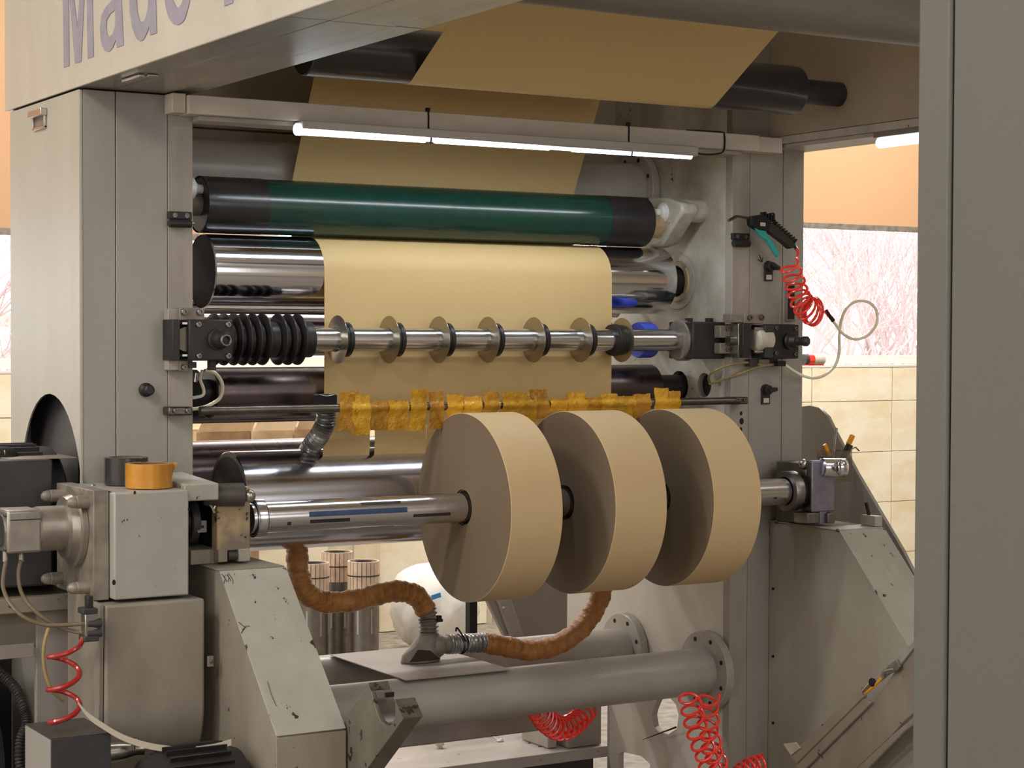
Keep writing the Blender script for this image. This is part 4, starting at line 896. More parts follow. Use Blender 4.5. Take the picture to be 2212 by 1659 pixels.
for i, p in enumerate(pts):
    w_ = .007*min(1, .35+i*.08)
    for s_ in (-1, 1):
        for k in (0, .0012): vs.append(p+Vector((0, -.003*s_*0+k, s_*w_)))
for i in range(len(pts)-1):
    a = i*4; c = a+4; fs += [(a, a+2, c+2, c), (a+1, c+1, c+3, a+3), (a, c, c+1, a+1), (a+2, a+3, c+3, c+2)]
e = len(pts)*4-4; fs += [(0, 1, 3, 2), (e, e+2, e+3, e+1)]
tag(MB().add(vs, fs).build('plastic_strip', 'paper_strip'), 'curved off-white flexible strip hanging before the belt guard', 'strip')
# tape rolls
def tape_roll(px0, px1, pyt, pyb, Yc, z, label, side, tail):
    a = at(px0, pyb, Y=Yc); c = at(px1, pyb, Y=Yc); R = abs((c-a).dot(RT))/2; ctr = (a+c)/2; h = at(px0, pyt, Y=Yc).z-at(px0, pyb, Y=Yc).z
    t = thing('tape_roll', label, 'tape roll', (ctr.x, ctr.y, z))
    MB().lathe((ctr.x, ctr.y, z), (0, 0, 1), [(.001, R*.78), (0, R*.8), (0, R-.0008), (.001, R), (h-.001, R), (h, R-.0008), (h, R*.80), (h-.001, R*.78), (.001, R*.78)], 64, False).build('tape', side, t)
    MB().lathe((ctr.x, ctr.y, z), (0, 0, 1), [(.0005, R*.70), (.0005, R*.777), (h-.0005, R*.777), (h-.0005, R*.70), (.0005, R*.70)], 64, False).build('card_core', 'card_core', t)
    if tail:
        q = Vector((ctr.x+R*.98, ctr.y-.002, z))
        MB().add([q+Vector((0, 0, h*.35)), q+Vector((.004, -.002, h)), q+Vector((.013, -.006, h*.99)), q+Vector((.008, -.006, h*.82))]+[q+Vector((0, .001, h*.35)), q+Vector((.004, -.001, h)), q+Vector((.013, -.005, h*.99)), q+Vector((.008, -.005, h*.82))], [(0, 1, 2, 3), (7, 6, 5, 4), (0, 4, 5, 1), (1, 5, 6, 2), (2, 6, 7, 3), (3, 7, 4, 0)]).build('loose_end', side, t)
tape_roll(220, 325, 988, 1047, 4.305, 1.1425, 'black tape roll standing behind the orange one on the gearbox', 'black_tape', False)
tape_roll(265, 378, 1003, 1056, 4.19, 1.1425, 'orange-brown tape roll with torn end on top of the gearbox', 'tape_roll_side', True)
# ------------------------------------------------------------------ big drive motor at the left edge
t = thing('drive_motor', 'large black finned motor sticking out of the arched tower opening', 'motor', (1.2, 4.63, .9))
mb = MB(); MB().cyl((.98, 4.63, 1.05), (1.452, 4.63, 1.05), .168, 64, ch=.006).build('body', 'charcoal', t)
for k in range(40):
    a = 2*PI*k/40; cc = Vector((1.2, 4.63+.172*math.cos(a), 1.05+.172*math.sin(a)))
    MB().cbox(cc, (.42, .012, .0025), (Vector((1, 0, 0)), Vector((0, math.cos(a), math.sin(a))), Vector((0, -math.sin(a), math.cos(a))))).build('fin', 'charcoal', t)
tz = at(100, 988, Y=4.5).z
box('flat_cover', 'charcoal', 1.0, 1.395, 4.42, 4.60, .90, tz, t, .006)
box('top_tray', 'guard_paint', 1.30, 1.46, 4.44, 4.66, tz, tz+.002, t, .0005)
c = at(15, 972, Y=4.55); MB().ball((c.x-.01, 4.55, tz+.004), .028, 20, (1.3, 1, .8)).build('cable_gland', 'void_black', t)
for px in (2, 14): a = at(px, 978, Y=4.5); MB().ball((a.x, 4.515, a.z), .004, 8, (.6, .6, 1.6)).build('screw', 'silver', t)
t = thing('motor_bracket', 'grey shelf bracket under the black drive motor', 'bracket', (1.2, 4.5, .7))
a = at(5, 1295, Y=4.40); c = at(140, 1330, Y=4.40)
box('shelf', 'stand_side_paint', .9, 1.452, 4.40, 4.80, a.z-.036, a.z, t, .003); box('web_plate', 'dark_paint', .9, 1.39, 4.43, 4.45, a.z-.12, a.z-.036, t, .002)
box('lower_plate', 'low_wall_paint', .9, at(72, 1400, Y=4.42).x, 4.415, 4.42, at(5, 1424, Y=4.42).z, a.z-.11, t, .001)
t = thing('leg_plate', 'pinkish grey tower leg panel behind the red coil', 'panel', (1.4, 4.35, 0))
a = at(75, 1420, Y=4.44); box('panel', 'low_wall_paint', a.x, 1.452, 4.425, 4.445, 0, .86, t, .001)
t = thing('machine_foot', 'dark curved cast foot in the bottom left corner', 'foot', (1.1, 4.6, 0))
box('void_sheet', 'charcoal', .5, 1.452, 4.955, 4.975, 0, .80, t, .002)  # dark sheet added to stand in for the shaded void behind the foot
box('side_leg', 'low_wall_paint', 1.18, 1.26, 4.90, 4.95, 0, .75, t, .004)
MB().cyl((1.0, 4.72, .42), (1.30, 4.72, .42), .23, 48).build('wheel', 'void_black', t); MB().prism([(4.45, 0), (4.55, 0), (4.55, .40), (4.50, .44)], 1.27, 1.31).build('foot', 'stand_side_paint', t, .004)
line('corrugated_hose', 'black corrugated cable hose at the bottom left edge', [at(-25, 1440, Y=4.3), at(8, 1462, Y=4.28), at(35, 1490, Y=4.25), at(52, 1530, Y=4.22), at(58, 1562, Y=4.2), at(45, 1600, Y=4.19), at(44, 1650, Y=4.18), at(60, 1690, Y=4.17)], lambda s: .0115+.0016*math.cos(s*2*PI*46), 'black_metal', sub=34, n=12)
line('air_hose', 'glossy olive hose curving behind the red coil', [at(106, 1352, Y=4.10), at(97, 1385, Y=4.09), at(94, 1420, Y=4.09), at(100, 1460, Y=4.09), at(114, 1492, Y=4.09), at(138, 1515, Y=4.10)], .0042, 'olive_hose')
# ------------------------------------------------------------------ red coil hoses
def coil(label, path, R, turns, r, mat, lead0=None, lead1=None, flat=.9, ph=0, tilt=None, hand=1, warp=None, open_=0):
    P = spline([Vector(p) for p in path], 14); n = len(P); tot = turns*18; pts = list(lead0 or [])
    L = [0]
    for i in range(n-1): L.append(L[-1]+(P[i+1]-P[i]).length)
    for k in range(int(tot)+1):
        s_ = L[-1]*(warp(k/tot) if warp else k/tot); i = max(j for j in range(n) if L[j] <= s_+1e-9); i = min(i, n-2); f = (s_-L[i])/max(L[i+1]-L[i], 1e-9)
        p = P[i].lerp(P[i+1], f); d = (P[i+1]-P[i]).normalized(); e1 = d.cross(Vector((0, 1, 0)) if tilt is None else tilt).normalized(); e2 = d.cross(e1)*(1-open_)+d*open_
        Rk = R(k/tot) if callable(R) else R
        a = ph+hand*2*PI*k/18; pts.append(p+e1*(Rk*math.cos(a))+e2*(Rk*flat*math.sin(a)))
    pts += list(lead1 or [])
    return tag(MB().tube(pts, r, 8, True, 3).build('coiled_hose', mat), label, 'hose')
Yc = 4.26
coil('bright red coiled air hose hanging from the air gun', [at(1703, 568, Y=Yc), at(1717, 610, Y=Yc), at(1728, 645, Y=Yc), at(1745, 668, Y=Yc), at(1760, 674, Y=Yc)], lambda s: .031+.009*s, 10, .0038, 'red_hose',
     [at(1722, 538, Y=4.30), at(1724, 548, Y=4.29), at(1722, 556, Y=4.28)], [at(1770, 668, Y=4.24), at(1785, 676, Y=4.24), at(1790, 684, Y=4.24)], warp=lambda u: 1-(1-u)**1.7, flat=.9, open_=.35)
tag(MB().tube([at(1784, 671, Y=4.24), at(1790, 680, Y=4.24), at(1800, 693, Y=4.24)], .006, 10).build('hose_connector', 'void_black'), 'dark connector between the red coil and the white hose', 'connector')
line('air_hose', 'thin white hose with one big loop in front of the right window', [at(1797, 690, Y=4.24), at(1808, 705, Y=4.24), at(1822, 722, Y=4.24), at(1848, 733, Y=4.24), at(1875, 724, Y=4.24), at(1893, 700, Y=4.24), at(1894, 675, Y=4.24), at(1880, 655, Y=4.24), at(1855, 650, Y=4.25), at(1832, 662, Y=4.26), at(1818, 690, Y=4.27), at(1813, 725, Y=4.28), at(1812, 765, Y=4.29), at(1800, 795, Y=4.3), at(1770, 815, Y=4.31), at(1735, 812, Y=4.33), at(1694, 787, Y=4.35)], .0042, 'white_hose', sub=10)
line('air_hose', 'olive hose loop between the tower hole and the clamp blocks', [at(1652, 790, Y=4.37), at(1610, 783, Y=4.38), at(1570, 790, Y=4.39), at(1540, 803, Y=4.42), at(1531, 815, Y=4.45), at(1533, 826, Y=4.47)], .0037, 'olive_hose')
line('air_hose', 'olive hose rising from the tower hole to the port block', [at(1533, 829, Y=4.47), at(1545, 826, Y=4.44), at(1590, 810, Y=4.39), at(1640, 792, Y=4.375), at(1682, 786, Y=4.365)], .0037, 'olive_hose')
Yc = 4.60
coil('red coiled hose hanging under the front pipe in a U shape', [at(1160, 1528, Y=Yc), at(1180, 1556, Y=Yc), at(1212, 1574, Y=Yc), at(1245, 1560, Y=Yc), at(1270, 1530, Y=Yc)], .033, 13, .0046, 'red_hose', [at(1150, 1500, Y=4.55), at(1152, 1512, Y=4.58)], [at(1284, 1508, Y=4.58), at(1290, 1490, Y=4.55)], flat=1.0, open_=.8)
Yc = 4.22
coil('long red coiled hose, right strand rising to the front pipe flange', [at(1532, 1500, Y=Yc), at(1530, 1540, Y=Yc), at(1532, 1590, Y=Yc), at(1545, 1640, Y=Yc), at(1560, 1680, Y=Yc)], lambda s: .033-.004*s+.003*math.sin(s*25), 7.5, .0040, 'red_hose', flat=1.0, open_=.55)
coil('long red coiled hose, left strand of the hanging pair', [at(1488, 1498, Y=Yc), at(1496, 1540, Y=Yc), at(1508, 1585, Y=Yc), at(1525, 1630, Y=Yc), at(1540, 1680, Y=Yc)], .033, 7.5, .0040, 'red_hose', flat=.95, ph=1, open_=.55)
coil('red coiled hose end rising at the bottom, beside the lift arm', [at(1590, 1680, Y=Yc), at(1620, 1658, Y=Yc), at(1650, 1650, Y=Yc)], .026, 6, .0040, 'red_hose')
coil('dark red stretched coil hose at the lower left', [at(140, 1392, Y=4.02), at(138, 1470, Y=4.02), at(139, 1556, Y=4.02)], .034, 2.35, .0058, 'dark_red_hose', [at(180, 1378, Y=4.05), at(172, 1396, Y=4.04)], flat=.9, ph=.9, open_=.25)
# ------------------------------------------------------------------ air gun
t = thing('air_gun', 'black air blow gun with teal lever hanging on the right tower', 'air gun', (3.49, 4.33, 1.75))
Yg = 4.335
MB().tube([at(1574, 476, Y=Yg), at(1590, 467, Y=Yg), at(1592, 467, Y=Yg), at(1626, 473, Y=Yg)], .0034, 8, False).tube([at(1573, 477, Y=Yg), at(1590, 468, Y=Yg)], .0046, 8, False).build('nozzle', 'rod_metal', t)
def poly(name, mat, pts, Y0, Y1_, bev=.003, par=None): return MB().prism([(at(a, c, Y=Y0).x, at(a, c, Y=Y0).z) for a, c in pts], Y0, Y1_, 'Y').build(name, mat, par or t, bev)
poly('body', 'void_black', [(1624, 468), (1650, 463), (1668, 478), (1662, 500), (1640, 496), (1626, 487)], Yg-.014, Yg+.014)
poly('grip', 'black_metal', [(1664, 478), (1680, 490), (1716, 522), (1722, 532), (1708, 538), (1690, 522), (1660, 500)], Yg-.011, Yg+.011, .004)
for k in range(9):
    a = at(1674+k*5.2, 484+k*4.6, Y=Yg); MB().cbox(a, (.0035, .018, .014), (Vector((.75, 0, -.66)), Vector((0, 1, 0)), Vector((.66, 0, .75)))).build('grip_rib', 'black_metal', t)
poly('lever', 'teal_plastic', [(1629, 487), (1655, 497), (1660, 512), (1668, 520), (1686, 552), (1680, 556), (1672, 546), (1656, 518), (1645, 512)], Yg-.010, Yg-.001, .002)
poly('badge', 'paper_strip', [(1643, 480), (1654, 481), (1654, 489), (1643, 488)], Yg-.0155, Yg-.0138, .001)
mb = MB(); 
for k in range(5): mb.cbox(at(1646+k*6, 466+k*1.5, Y=Yg), (.006, .012, .02+.006*(k % 2)))
mb.build('valve', 'void_black', t, .001); MB().tube([at(1662, 462, Y=Yg), at(1672, 462, Y=Yg), at(1670, 472, Y=Yg), at(1675, 478, Y=Yg), at(1668, 483, Y=Yg)], .0025, 6).build('hook', 'void_black', t)
MB().cyl(at(1716, 531, Y=Yg), at(1722, 540, Y=Yg-.02), .0055, 12).build('connector', 'silver', t)
# ------------------------------------------------------------------ lower machine: cradles, deck plate, ducts
XC = 1.848
def cradle(XC, poly_px, label, mat='cradle_paint', dx=0):
    t = thing('shaft_cradle', label, 'cradle', (XC+.02, 4.0, .4)); pl = yz(poly_px, XC)
    MB().prism(pl, XC, XC+.046).build('arm', mat, t, .0015); return t, pl
t, pl = cradle(XC, [(747, 1548), (796, 1476), (801, 1492), (806, 1513), (814, 1540), (823, 1560), (834, 1569), (846, 1565), (853, 1548), (853, 1512), (871, 1553), (794, 1659), (740, 1740), (700, 1740)], 'dark metal shaft cradle with U notch, right of the left stand')
for A_, B_ in (((853.3, 1511.5), (871.3, 1553)), ((796.2, 1475.5), (801.2, 1492))):
    q = yz([A_, B_], XC); q = [Vector(v) for v in q]; nn_ = Vector(((q[1]-q[0]).y, -(q[1]-q[0]).x)).normalized()*.0012
    if nn_.y < 0: nn_ = -nn_
    MB().prism([tuple(q[0]), tuple(q[1]), tuple(q[1]+nn_), tuple(q[0]+nn_)], XC-.0005, XC+.0465).build('worn_end', 'worn_tip', t)
ln_ = [Vector((0, a, c)) for a, c in yz([(803, 1494), (808, 1514), (816, 1540), (825, 1559), (834, 1567), (845, 1563), (851, 1548)], XC)]; vs = []; fs = []
for i, p in enumerate(ln_):
    q = Vector((0, -.0015, .0015)); vs += [(XC+.008, p.y, p.z), (XC+.047, p.y, p.z), (XC+.047, p.y+q.y, p.z+q.z), (XC+.008, p.y+q.y, p.z+q.z)]
for i in range(len(ln_)-1):
    a = i*4; c = a+4; fs += [(a, c, c+1, a+1), (a+1, c+1, c+2, a+2), (a+2, c+2, c+3, a+3), (a+3, c+3, c, a)]
MB().add(vs, fs).build('notch_liner', 'dull_steel', t)
c = at(838, 1500, X=XC+.02); box('latch_slot', 'void_black', XC+.014, XC+.034, c.y-.002, c.y+.004, c.z-.006, c.z+.004, t)
XR_ = 3.44
t = thing('lift_arm', 'long grey slanted lift arm with yellow hose, bottom right', 'arm', (3.45, 4.0, .3))
def yzp(nm, mat, pts, xa, xb, bev=.002): return MB().prism(yz(pts, xa), xa, xb).build(nm, mat, t, bev)
yzp('side_plate', 'brown_dark_paint', [(1735, 1665), (1885, 1520), (1960, 1412), (2010, 1350), (2010, 1510), (1955, 1556), (1925, 1590), (1845, 1665), (1800, 1720), (1680, 1720)], XR_+.012, XR_+.03).data.materials[0] = MATS['stand_side_paint']
yzp('rail', 'stand_side_paint', [(1705, 1632), (1858, 1484), (1864, 1506), (1720, 1650)], XR_-.006, XR_+.011)
yzp('lower_rail', 'stand_side_paint', [(1716, 1655), (1864, 1508), (1882, 1518), (1735, 1665)], XR_, XR_+.011)
yzp('rib', 'guard_paint', [(1845, 1665), (1925, 1590), (1960, 1560), (2010, 1515), (2010, 1540), (1955, 1578), (1870, 1665)], XR_+.004, XR_+.012)
yzp('corner_tab', 'white_cast_paint', [(1690, 1607), (1718, 1603), (1728, 1616), (1708, 1632)], XR_-.012, XR_-.006)
yzp('far_rail', 'strip_paint', [(1886, 1466), (1935, 1422), (1980, 1378), (1984, 1386), (1945, 1436), (1896, 1476)], XR_+.004, XR_+.012)
yzp('clevis', 'cast_grey', [(1916, 1438), (1936, 1424), (1944, 1440), (1936, 1450), (1912, 1458)], XR_-.004, XR_+.004)
MB().tube([at(1868, 1498, X=XR_), at(1888, 1482, X=XR_), at(1908, 1462, X=XR_)], .0042, 8).build('yellow_hose', 'yellow_plastic', t)
MB().tube([at(1906, 1462, X=XR_-.002), at(1912, 1450, X=XR_-.002), at(1924, 1446, X=XR_-.002), at(1934, 1445, X=XR_-.002)], .006, 10).build('elbow', 'silver', t)
MB().cyl(at(1866, 1494, X=XR_), at(1884, 1474, X=XR_), .007, 14).build('rod', 'silver', t); MB().ball(tuple(at(1884, 1474, X=XR_-.003)), .012, 14, (.6, 1, 1)).build('clamp', 'void_black', t)
# deck plate on the two pipes
t = thing('deck_plate', 'thin grey sheet lying across the two pipes under the duct fitting', 'plate', (2.51, 4.66, .582)); box('sheet', 'low_wall_paint', 2.35, 2.675, 4.445, 4.90, .5815, .5845, t, .0006)
# duct fitting (Y piece)
t = thing('duct_fitting', 'dark grey Y shaped duct fitting standing on the grey sheet', 'duct', tuple(at(912, 1430, Z=.585)))
B = at(908, 1424, Z=.592); YD = B.y; T = at(925, 1366, Y=YD)
mb = MB(); nn = 28; rings = []
for f, rx, ry, off in ((0, .060, .034, -.0), (.18, .060, .034, 0), (.45, .050, .036, .006), (.72, .036, .033, .004), (.9, .026, .026, 0), (1.0, .025, .025, 0)):
    c = B.lerp(T, f)+Vector((off, 0, 0)); rings.append([(c.x+rx*math.cos(2*PI*k/nn), c.y+ry*math.sin(2*PI*k/nn), c.z+(.0 if f else -.005)) for k in range(nn)])
vs = [p for r in rings for p in r]; fs = [[i*nn+k, i*nn+(k+1) % nn, (i+1)*nn+(k+1) % nn, (i+1)*nn+k] for i in range(len(rings)-1) for k in range(nn)]+[list(range(nn)), [(len(rings)-1)*nn+k for k in range(nn)]]
MB().add(vs, fs).build('hood', 'duct_grey', t)
MB().lathe(B+Vector((0, 0, -.006)), (0, 0, 1), [(0, .030), (.02, .030)], 32).build('foot', 'duct_dark', t)
MB().prism([(B.x-.055, B.z+.001), (B.x+.045, B.z+.001), (B.x+.012, B.z+.028), (B.x-.028, B.z+.034)], B.y-.0375, B.y-.030, 'Y').build('dark_patch', 'duct_dark', t, .002)
q = at(938, 1394, Y=YD); MB().ball((q.x, q.y, q.z), .037, 24).build('elbow', 'duct_grey', t); e = at(972, 1392, Y=YD); MB().cyl(q, e, .025, 28).build('outlet', 'duct_grey', t)
def ductrings(nm, label, pts, r, pitch, mat):
    P = spline([Vector(p) for p in pts], 12); L = sum((P[i+1]-P[i]).length for i in range(len(P)-1)); k = L/pitch
    return tag(MB().tube(pts, lambda s: r+.0032*math.cos(s*2*PI*k), 20, True, 40).build(nm, mat), label, 'hose')
ductrings('corrugated_hose', 'silver corrugated hose rising from the duct fitting', [at(920, 1312, Y=YD), at(925, 1340, Y=YD), at(926, 1368, Y=YD)], .0255, .0105, 'duct_grey')
ductrings('corrugated_hose', 'grey and white corrugated hose leaving the fitting to the right', [at(966, 1392, Y=YD), at(1005, 1390, Y=YD), at(1048, 1388, Y=YD)], .0255, .0105, 'silver_duct')
def wr(seed):
    rn = random.Random(seed); ks = [rn.uniform(0, 6) for _ in range(4)]
    return lambda s: .0296+.0012*math.sin(s*60+ks[0])+.0009*math.sin(s*143+ks[1])+.0006*math.sin(s*291+ks[2])
def wrapped(label, pts, seed): return tag(MB().tube(pts, wr(seed), 22, True, 22).build('wrapped_hose', 'wrap_tape', angle=80), label, 'hose')
wrapped('brown tape-wrapped hose curving from the steel drum to the duct fitting', [at(642, 1130, Y=4.72), at(642, 1190, Y=4.70), at(645, 1240, Y=4.68), at(662, 1280, Y=4.66), at(700, 1300, Y=YD+.01), at(760, 1298, Y=YD), at(815, 1284, Y=YD), at(862, 1277, Y=YD), at(900, 1288, Y=YD), at(920, 1318, Y=YD)], 2)
wrapped('glossy brown tape-wrapped hose rising to the right behind the paper rolls', [at(1044, 1388, Y=YD), at(1090, 1396, Y=YD), at(1145, 1405, Y=YD), at(1200, 1394, Y=YD), at(1250, 1362, Y=YD), at(1284, 1318, Y=YD), at(1302, 1270, Y=YD), at(1305, 1200, Y=YD+.02)], 5)
t = thing('hose_clamp', 'black wire clamp on the upright corrugated hose', 'clamp', tuple(at(945, 1340, Y=YD))); MB().ring(at(925, 1338, Y=YD), (0, .15, 1), .027, .002, 28, 6).build('band', 'void_black', t); c = at(948, 1334, Y=YD-.02); MB().cbox(c, (.014, .012, .012)).cbox(c+Vector((.003, 0, -.008)), (.016, .012, .008)).build('screw', 'void_black', t, .002)
t = thing('hose_clamp', 'black wire clamp with upright end on the right corrugated hose', 'clamp', tuple(at(990, 1370, Y=YD))); MB().ring(at(992, 1391, Y=YD), (1, 0, .1), .027, .002, 28, 6).ring(at(1000, 1391, Y=YD), (1, 0, -.2), .027, .0018, 28, 6).build('band', 'void_black', t); MB().tube([at(1006, 1385, Y=YD-.03), at(996, 1368, Y=YD-.03), at(987, 1356, Y=YD-.03), at(985, 1364, Y=YD-.03)], .0026, 8).build('end', 'void_black', t)
t = thing('duct_nozzle', 'black open hose mouth above the rod, left of the brown tape', 'nozzle', tuple(at(702, 884, Y=4.44)))
a = at(690, 852, Y=4.44); c = at(722, 884, Y=4.44); box('mouth', 'void_black', a.x, c.x, 4.42, 4.48, c.z, a.z, t, .004); MB().tube([at(688, 852, Y=4.42), at(705, 856, Y=4.42), at(722, 853, Y=4.42)], .0016, 6).build('lip', 'dull_steel', t)
ductrings('corrugated_hose', 'translucent silver corrugated hose dropping behind the steel drum', [at(705, 880, Y=4.46), at(703, 912, Y=4.47), at(690, 940, Y=4.50), at(674, 962, Y=4.60), at(662, 985, Y=4.76), at(650, 1060, Y=4.82), at(642, 1130, Y=4.80)], .0235, .0135, 'silver_duct')
# base plate
t = thing('base_plate', 'wide pale machine base plate with paint specks, bottom centre', 'plate', (2.6, 5.18, .15))
box('plate', 'base_plate_paint', 1.75, 3.40, 5.035, 5.34, .150, .185, t, .002)
for px, py in ((1143, 1605), (1163, 1602), (1166, 1613)): c = at(px, py, Z=.1855); MB().cyl((c.x, c.y, .1848), (c.x, c.y, .1856), .006, 14).build('hole', 'void_black', t)
c = at(950, 1616, Z=.185); t = thing('levelling_knob', 'round metal knob standing on the pale base plate', 'knob', (c.x, c.y, .185)); MB().lathe((c.x, c.y, .185), (0, 0, 1), [(0, .009), (.008, .009), (.010, .014), (.020, .0145), (.024, .010), (.026, .004)], 24).build('knob', 'silver', t)
t = thing('white_tag', 'small white plastic tag lying on the base plate', 'tag', tuple(at(1075, 1602, Z=.185))); c = at(1080, 1600, Z=.188); MB().cbox(c, (.022, .016, .005)).cbox(c+Vector((.006, .002, .004)), (.01, .012, .006)).build('tag', 'white_plastic', t, .002); MB().tube([c, at(1052, 1583, Z=.19)], .0022, 6).build('stem', 'white_plastic', t)
t = thing('side_box', 'grey sheet box behind the hanging red coil, on the base plate', 'box', (3.28, 5.15, .186)); a = at(1228, 1500, Y=5.06); box('casing', 'low_wall_paint', a.x, 3.384, 5.06, 5.32, .1862, .40, t, .003); a = at(1180, 1590, Y=5.1); box('step', 'pipe_paint', a.x, 3.235, 5.09, 5.25, .1862, .26, t, .003)
tag(box('under_frame', 'charcoal', 1.75, 3.38, 5.10, 5.14, .02, .149), 'dark frame rail under the pale base plate', 'frame')
c0 = at(1388, 1598, X=3.37); c1 = at(1460, 1571, X=3.36); tag(MB().tube([c0, c1], lambda s: .0008+.0022*s, 6, False).build('thin_rod', 'void_black'), 'thin dark pointed rod sticking out of the hole in the frame wall', 'rod')
# rear sheet panels of the machine
t = thing('rear_guard', 'pale slanted sheet panels far behind the roll, centre', 'panel', (2.9, 5.6, 0)); Yq = 5.55
def xzp(nm, mat, pts, y0, y1): return MB().prism([(at(a, c, Y=y0).x, at(a, c, Y=y0).z) for a, c in pts], y0, y1, 'Y').build(nm, mat, t, .002)
xzp('panel', 'low_wall_paint', [(1025, 1240), (1240, 1240), (1240, 1500), (1150, 1500)], Yq, Yq+.02); xzp('slanted_strip', 'strip_paint', [(1065, 1270), (1096, 1268), (1150, 1420), (1128, 1440)], Yq-.015, Yq-.001)
c = at(1089, 1313, Y=Yq-.016); MB().ball((c.x, c.y, c.z), .008, 12, (1, .5, 1)).build('screw', 'silver', t)
a = at(1015, 1280, Y=5.7); box('post', 'void_black', a.x, a.x+.03, 5.7, 5.73, 0, .75, t); box('leg', 'low_wall_paint', 3.0, 3.3, Yq, Yq+.02, 0, .45, t)
# ------------------------------------------------------------------ behind the machine
def core(px, Yc_, h, label, lift=0):
    c = at(px, 1300, Y=Yc_); t = thing('expanding_shaft', label, 'shaft', (c.x, Yc_, 0), 'spare shafts behind the machine'); R = .068
    MB().cyl((c.x, Yc_, 0), (c.x, Yc_, h-.13), R, 40).build('barrel', 'dull_steel', t)
    vs = []; fs = []; n = 22
    MB().lathe((c.x, Yc_, h-.13), (0, 0, 1), [(0, R*.93), (.12, R*.93), (.128, R*.8), (.128, R*.55), (.10, R*.5)], 40).build('inner_tube', 'charcoal', t)
    MB().ring((c.x, Yc_, h-.062), (0, 0, 1), R*1.02, .003, 32, 6).build('strap', 'void_black', t)
    for k in range(n):
        a = 2*PI*k/n; MB().cbox((c.x+R*.97*math.cos(a), Yc_+R*.97*math.sin(a), h-.065), (.008, .0165, .13), (Vector((math.cos(a), math.sin(a), 0)), Vector((-math.sin(a), math.cos(a), 0)), Vector((0, 0, 1)))).build('slat', 'core_pink', t)
    for k in range(7):
        a = 2*PI*k/7+.3; MB().cbox((c.x+R*math.cos(a), Yc_+R*math.sin(a), .24), (.003, .008, .11), (Vector((math.cos(a), math.sin(a), 0)), Vector((-math.sin(a), math.cos(a), 0)), Vector((0, 0, 1)))).build('slot', 'silver', t)
core(676, 7.55, .50, 'spare steel shaft with pale slats, leftmost of the three behind the hose'); core(728, 7.72, .52, 'spare steel shaft with pale slats, middle and farthest of the three'); core(785, 7.5, .50, 'spare steel shaft with pale slats, rightmost and clearest of the three')
t = thing('plastic_bag', 'white plastic sack with blue labels, half behind the left paper roll', 'bag', tuple(at(935, 1400, Y=7.9)))
c = at(935, 1325, Y=7.9); vs = []; fs = []; nb = 40; rb = random.Random(7)
for i in range(21):
    ph = PI*i/20
    for k in range(nb):
        th = 2*PI*k/nb; R = .215*(1+.05*math.sin(3*th+2*ph)+.04*math.sin(7*th-5*ph)+.03*math.sin(11*th+9*ph)); vs.append((c.x+R*math.sin(ph)**.8*math.cos(th) if 0 < i < 20 else c.x, c.y+.75*R*math.sin(ph)*math.sin(th), .005+.205*(1-math.cos(ph))*(1+.05*math.sin(5*th)*math.sin(ph))))
for i in range(20):
    for k in range(nb): fs.append([i*nb+k, (i+1)*nb+k, (i+1)*nb+(k+1) % nb, i*nb+(k+1) % nb])
MB().add(vs, fs).build('sack', 'bag_plastic', t, angle=70)
a = at(942, 1288, Y=7.735); MB().cbox(a, (.05, .004, .022), (Vector((.97, 0, .22)), Vector((0, 1, 0)), Vector((-.22, 0, .97)))).build('label', 'bag_blue', t)
a = at(905, 1385, Y=7.745); MB().cbox(a, (.03, .006, .02)).build('label', 'bag_blue', t)
# cardboard boxes on a bench in front of the window wall
bt = thing('bench', 'simple wooden bench carrying cardboard boxes behind the rollers', 'bench', (3.6, 8.3, 0)); box('bench_top', 'cardboard_light', 3.0, 4.02, 8.05, 8.6, .68, .71, bt, .003)
for a, c in ((3.05, 8.1), (3.05, 8.5), (3.48, 8.1), (3.44, 8.5)): box('leg', 'cardboard', a, a+.04, c, c+.04, 0, .68, bt)
def carton(px0, px1, Yf, label, mat, zt):
    a = at(px0, 930, Y=Yf); c = at(px1, 930, Y=Yf); t = thing('cardboard_box', label, 'box', ((a.x+c.x)/2, Yf, .711)); mb = MB(); z0 = .711
    mb.box(a.x, c.x, Yf, Yf+.004, z0, zt).box(a.x, c.x, Yf+.21, Yf+.214, z0, zt).box(a.x, a.x+.004, Yf+.004, Yf+.21, z0, zt).box(c.x-.004, c.x, Yf+.004, Yf+.21, z0, zt).box(a.x, c.x, Yf, Yf+.21, z0, z0+.004); mb.build('carton', mat, t)
    MB().prism([(a.x, zt), (c.x, zt), (c.x+.03, zt+.07), (a.x+.03, zt+.07)], Yf-.02, Yf-.016, 'Y').build('flap', mat, t)
carton(424, 540, 8.12, 'brown cardboard box behind the rollers, left one', 'cardboard', 1.05); carton(545, 632, 8.10, 'pale cardboard box behind the rollers, middle one', 'cardboard_light', 1.05); carton(636, 690, 8.12, 'brown cardboard box behind the rollers, next to the silver hose', 'cardboard', 1.05)
# things on the sill
p = at(1765, 792, Y=YW-.05)
t = thing('tape_roll', 'red and grey tape roll on the sill of the right window', 'tape roll', (p.x, YW+.01, SILL+.012)); z = SILL+.0125
MB().cyl((p.x-.03, YW+.01, z+.035), (p.x+.01, YW+.01, z+.035), .034, 28).build('roll', 'red_hose', t); MB().cyl((p.x+.01, YW+.01, z+.035), (p.x+.09, YW+.01, z+.035), .033, 28).build('roll', 'ptfe', t); MB().cyl((p.x-.055, YW+.01, z+.035), (p.x-.03, YW+.01, z+.035), .032, 28).build('core', 'charcoal', t); box('backing', 'red_hose', p.x-.05, p.x+.09, YW-.01, YW+.03, SILL+.0122, SILL+.018, t, .001)
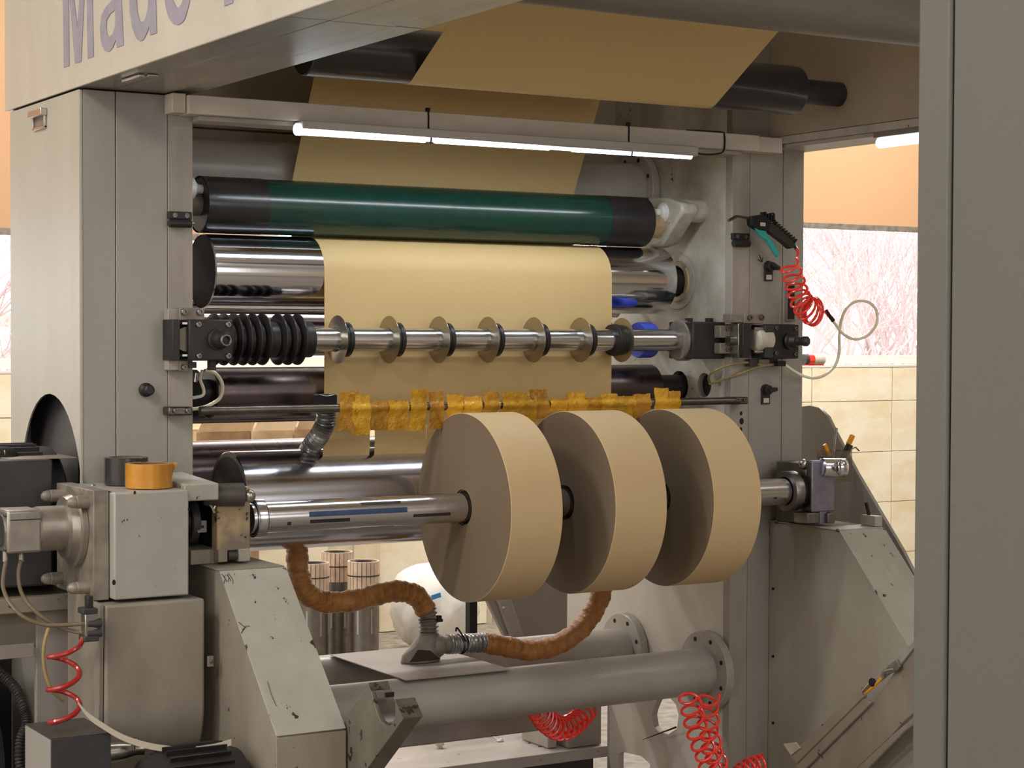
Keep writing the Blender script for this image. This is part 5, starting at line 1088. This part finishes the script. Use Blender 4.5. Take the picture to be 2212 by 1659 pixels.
# ------------------------------------------------------------------ near pillar of the unwinder
t = thing('unwinder_pillar', 'tall near grey steel pillar filling the right edge of the photo', 'pillar', (1.8, 1.25, 0))
box('edge_strip', 'pillar_paint', 1.449, 1.475, 1.5065, 1.556, 0, 2.7, t, .004)
box('side_panel', 'pillar_paint', 1.451, 1.475, .9, 1.5035, 0, 2.7, t, .002)
box('body', 'pillar_paint', 1.475, 2.3, .9, 1.55, 0, 2.7, t)
# left hose loops and silver fitting inside the tower opening
line('air_hose', 'cream hose forming a large round loop beside the left mounting strip', [at(442, 800, Y=4.44), at(465, 806, Y=4.45), at(480, 830, Y=4.46), at(476, 858, Y=4.47), at(455, 874, Y=4.47), at(430, 882, Y=4.47), at(405, 884, Y=4.47)], .0046, 'white_hose')
line('air_hose', 'cream hose with a small bend inside the round loop', [at(437, 800, Y=4.43), at(433, 820, Y=4.44), at(440, 842, Y=4.45), at(436, 855, Y=4.45), at(410, 860, Y=4.46)], .0042, 'white_hose')
t = thing('pipe_fitting', 'small silver fitting half hidden by the left mounting strip', 'fitting', tuple(at(425, 825, Y=4.46)))
a = at(423, 806, Y=4.46); MB().cyl(a, at(420, 825, Y=4.46), .008, 12).cyl(a+Vector((.014, 0, 0)), at(430, 822, Y=4.46), .006, 12).build('fitting', 'silver', t)
MB().lathe((1.80, 4.655, 1.342), (1, 0, 0), [(0, .062), (.045, .062)], 40).build('hub_disc', 'void_black', t)
# scribbles and scratches on the left sloping cover
t = [o for o in COL.objects if o.name == 'shaft_stand'][0]
n_ = Vector((0, .321, .323)).normalized()
def onslope(px, py):
    d = FW+RT*((px-1106)/F)-UP*((py-829.5)/F); nn = Vector((0, -.322, .323)).normalized(); p0 = Vector((0, 4.086, .951))+nn*.0034
    return CP+d*((p0-CP).dot(nn)/d.dot(nn))
mb = MB()
rs = random.Random(9)
for k in range(5): mb.tube([onslope(478+k*4+rs.uniform(-2, 2), 1240+rs.uniform(-3, 4)), onslope(486+k*4, 1250+rs.uniform(-4, 6)), onslope(483+k*5, 1258+rs.uniform(-4, 4))], .0006, 4)
mb.tube([onslope(521, 1368), onslope(531, 1352), onslope(540, 1353)], .0007, 4, False).tube([onslope(515, 1343), onslope(530, 1356), onslope(523, 1360)], .0007, 4, False).tube([onslope(578, 1472), onslope(586, 1500), onslope(597, 1525)], .0006, 4)
mb.build('scribble', 'void_black', t)
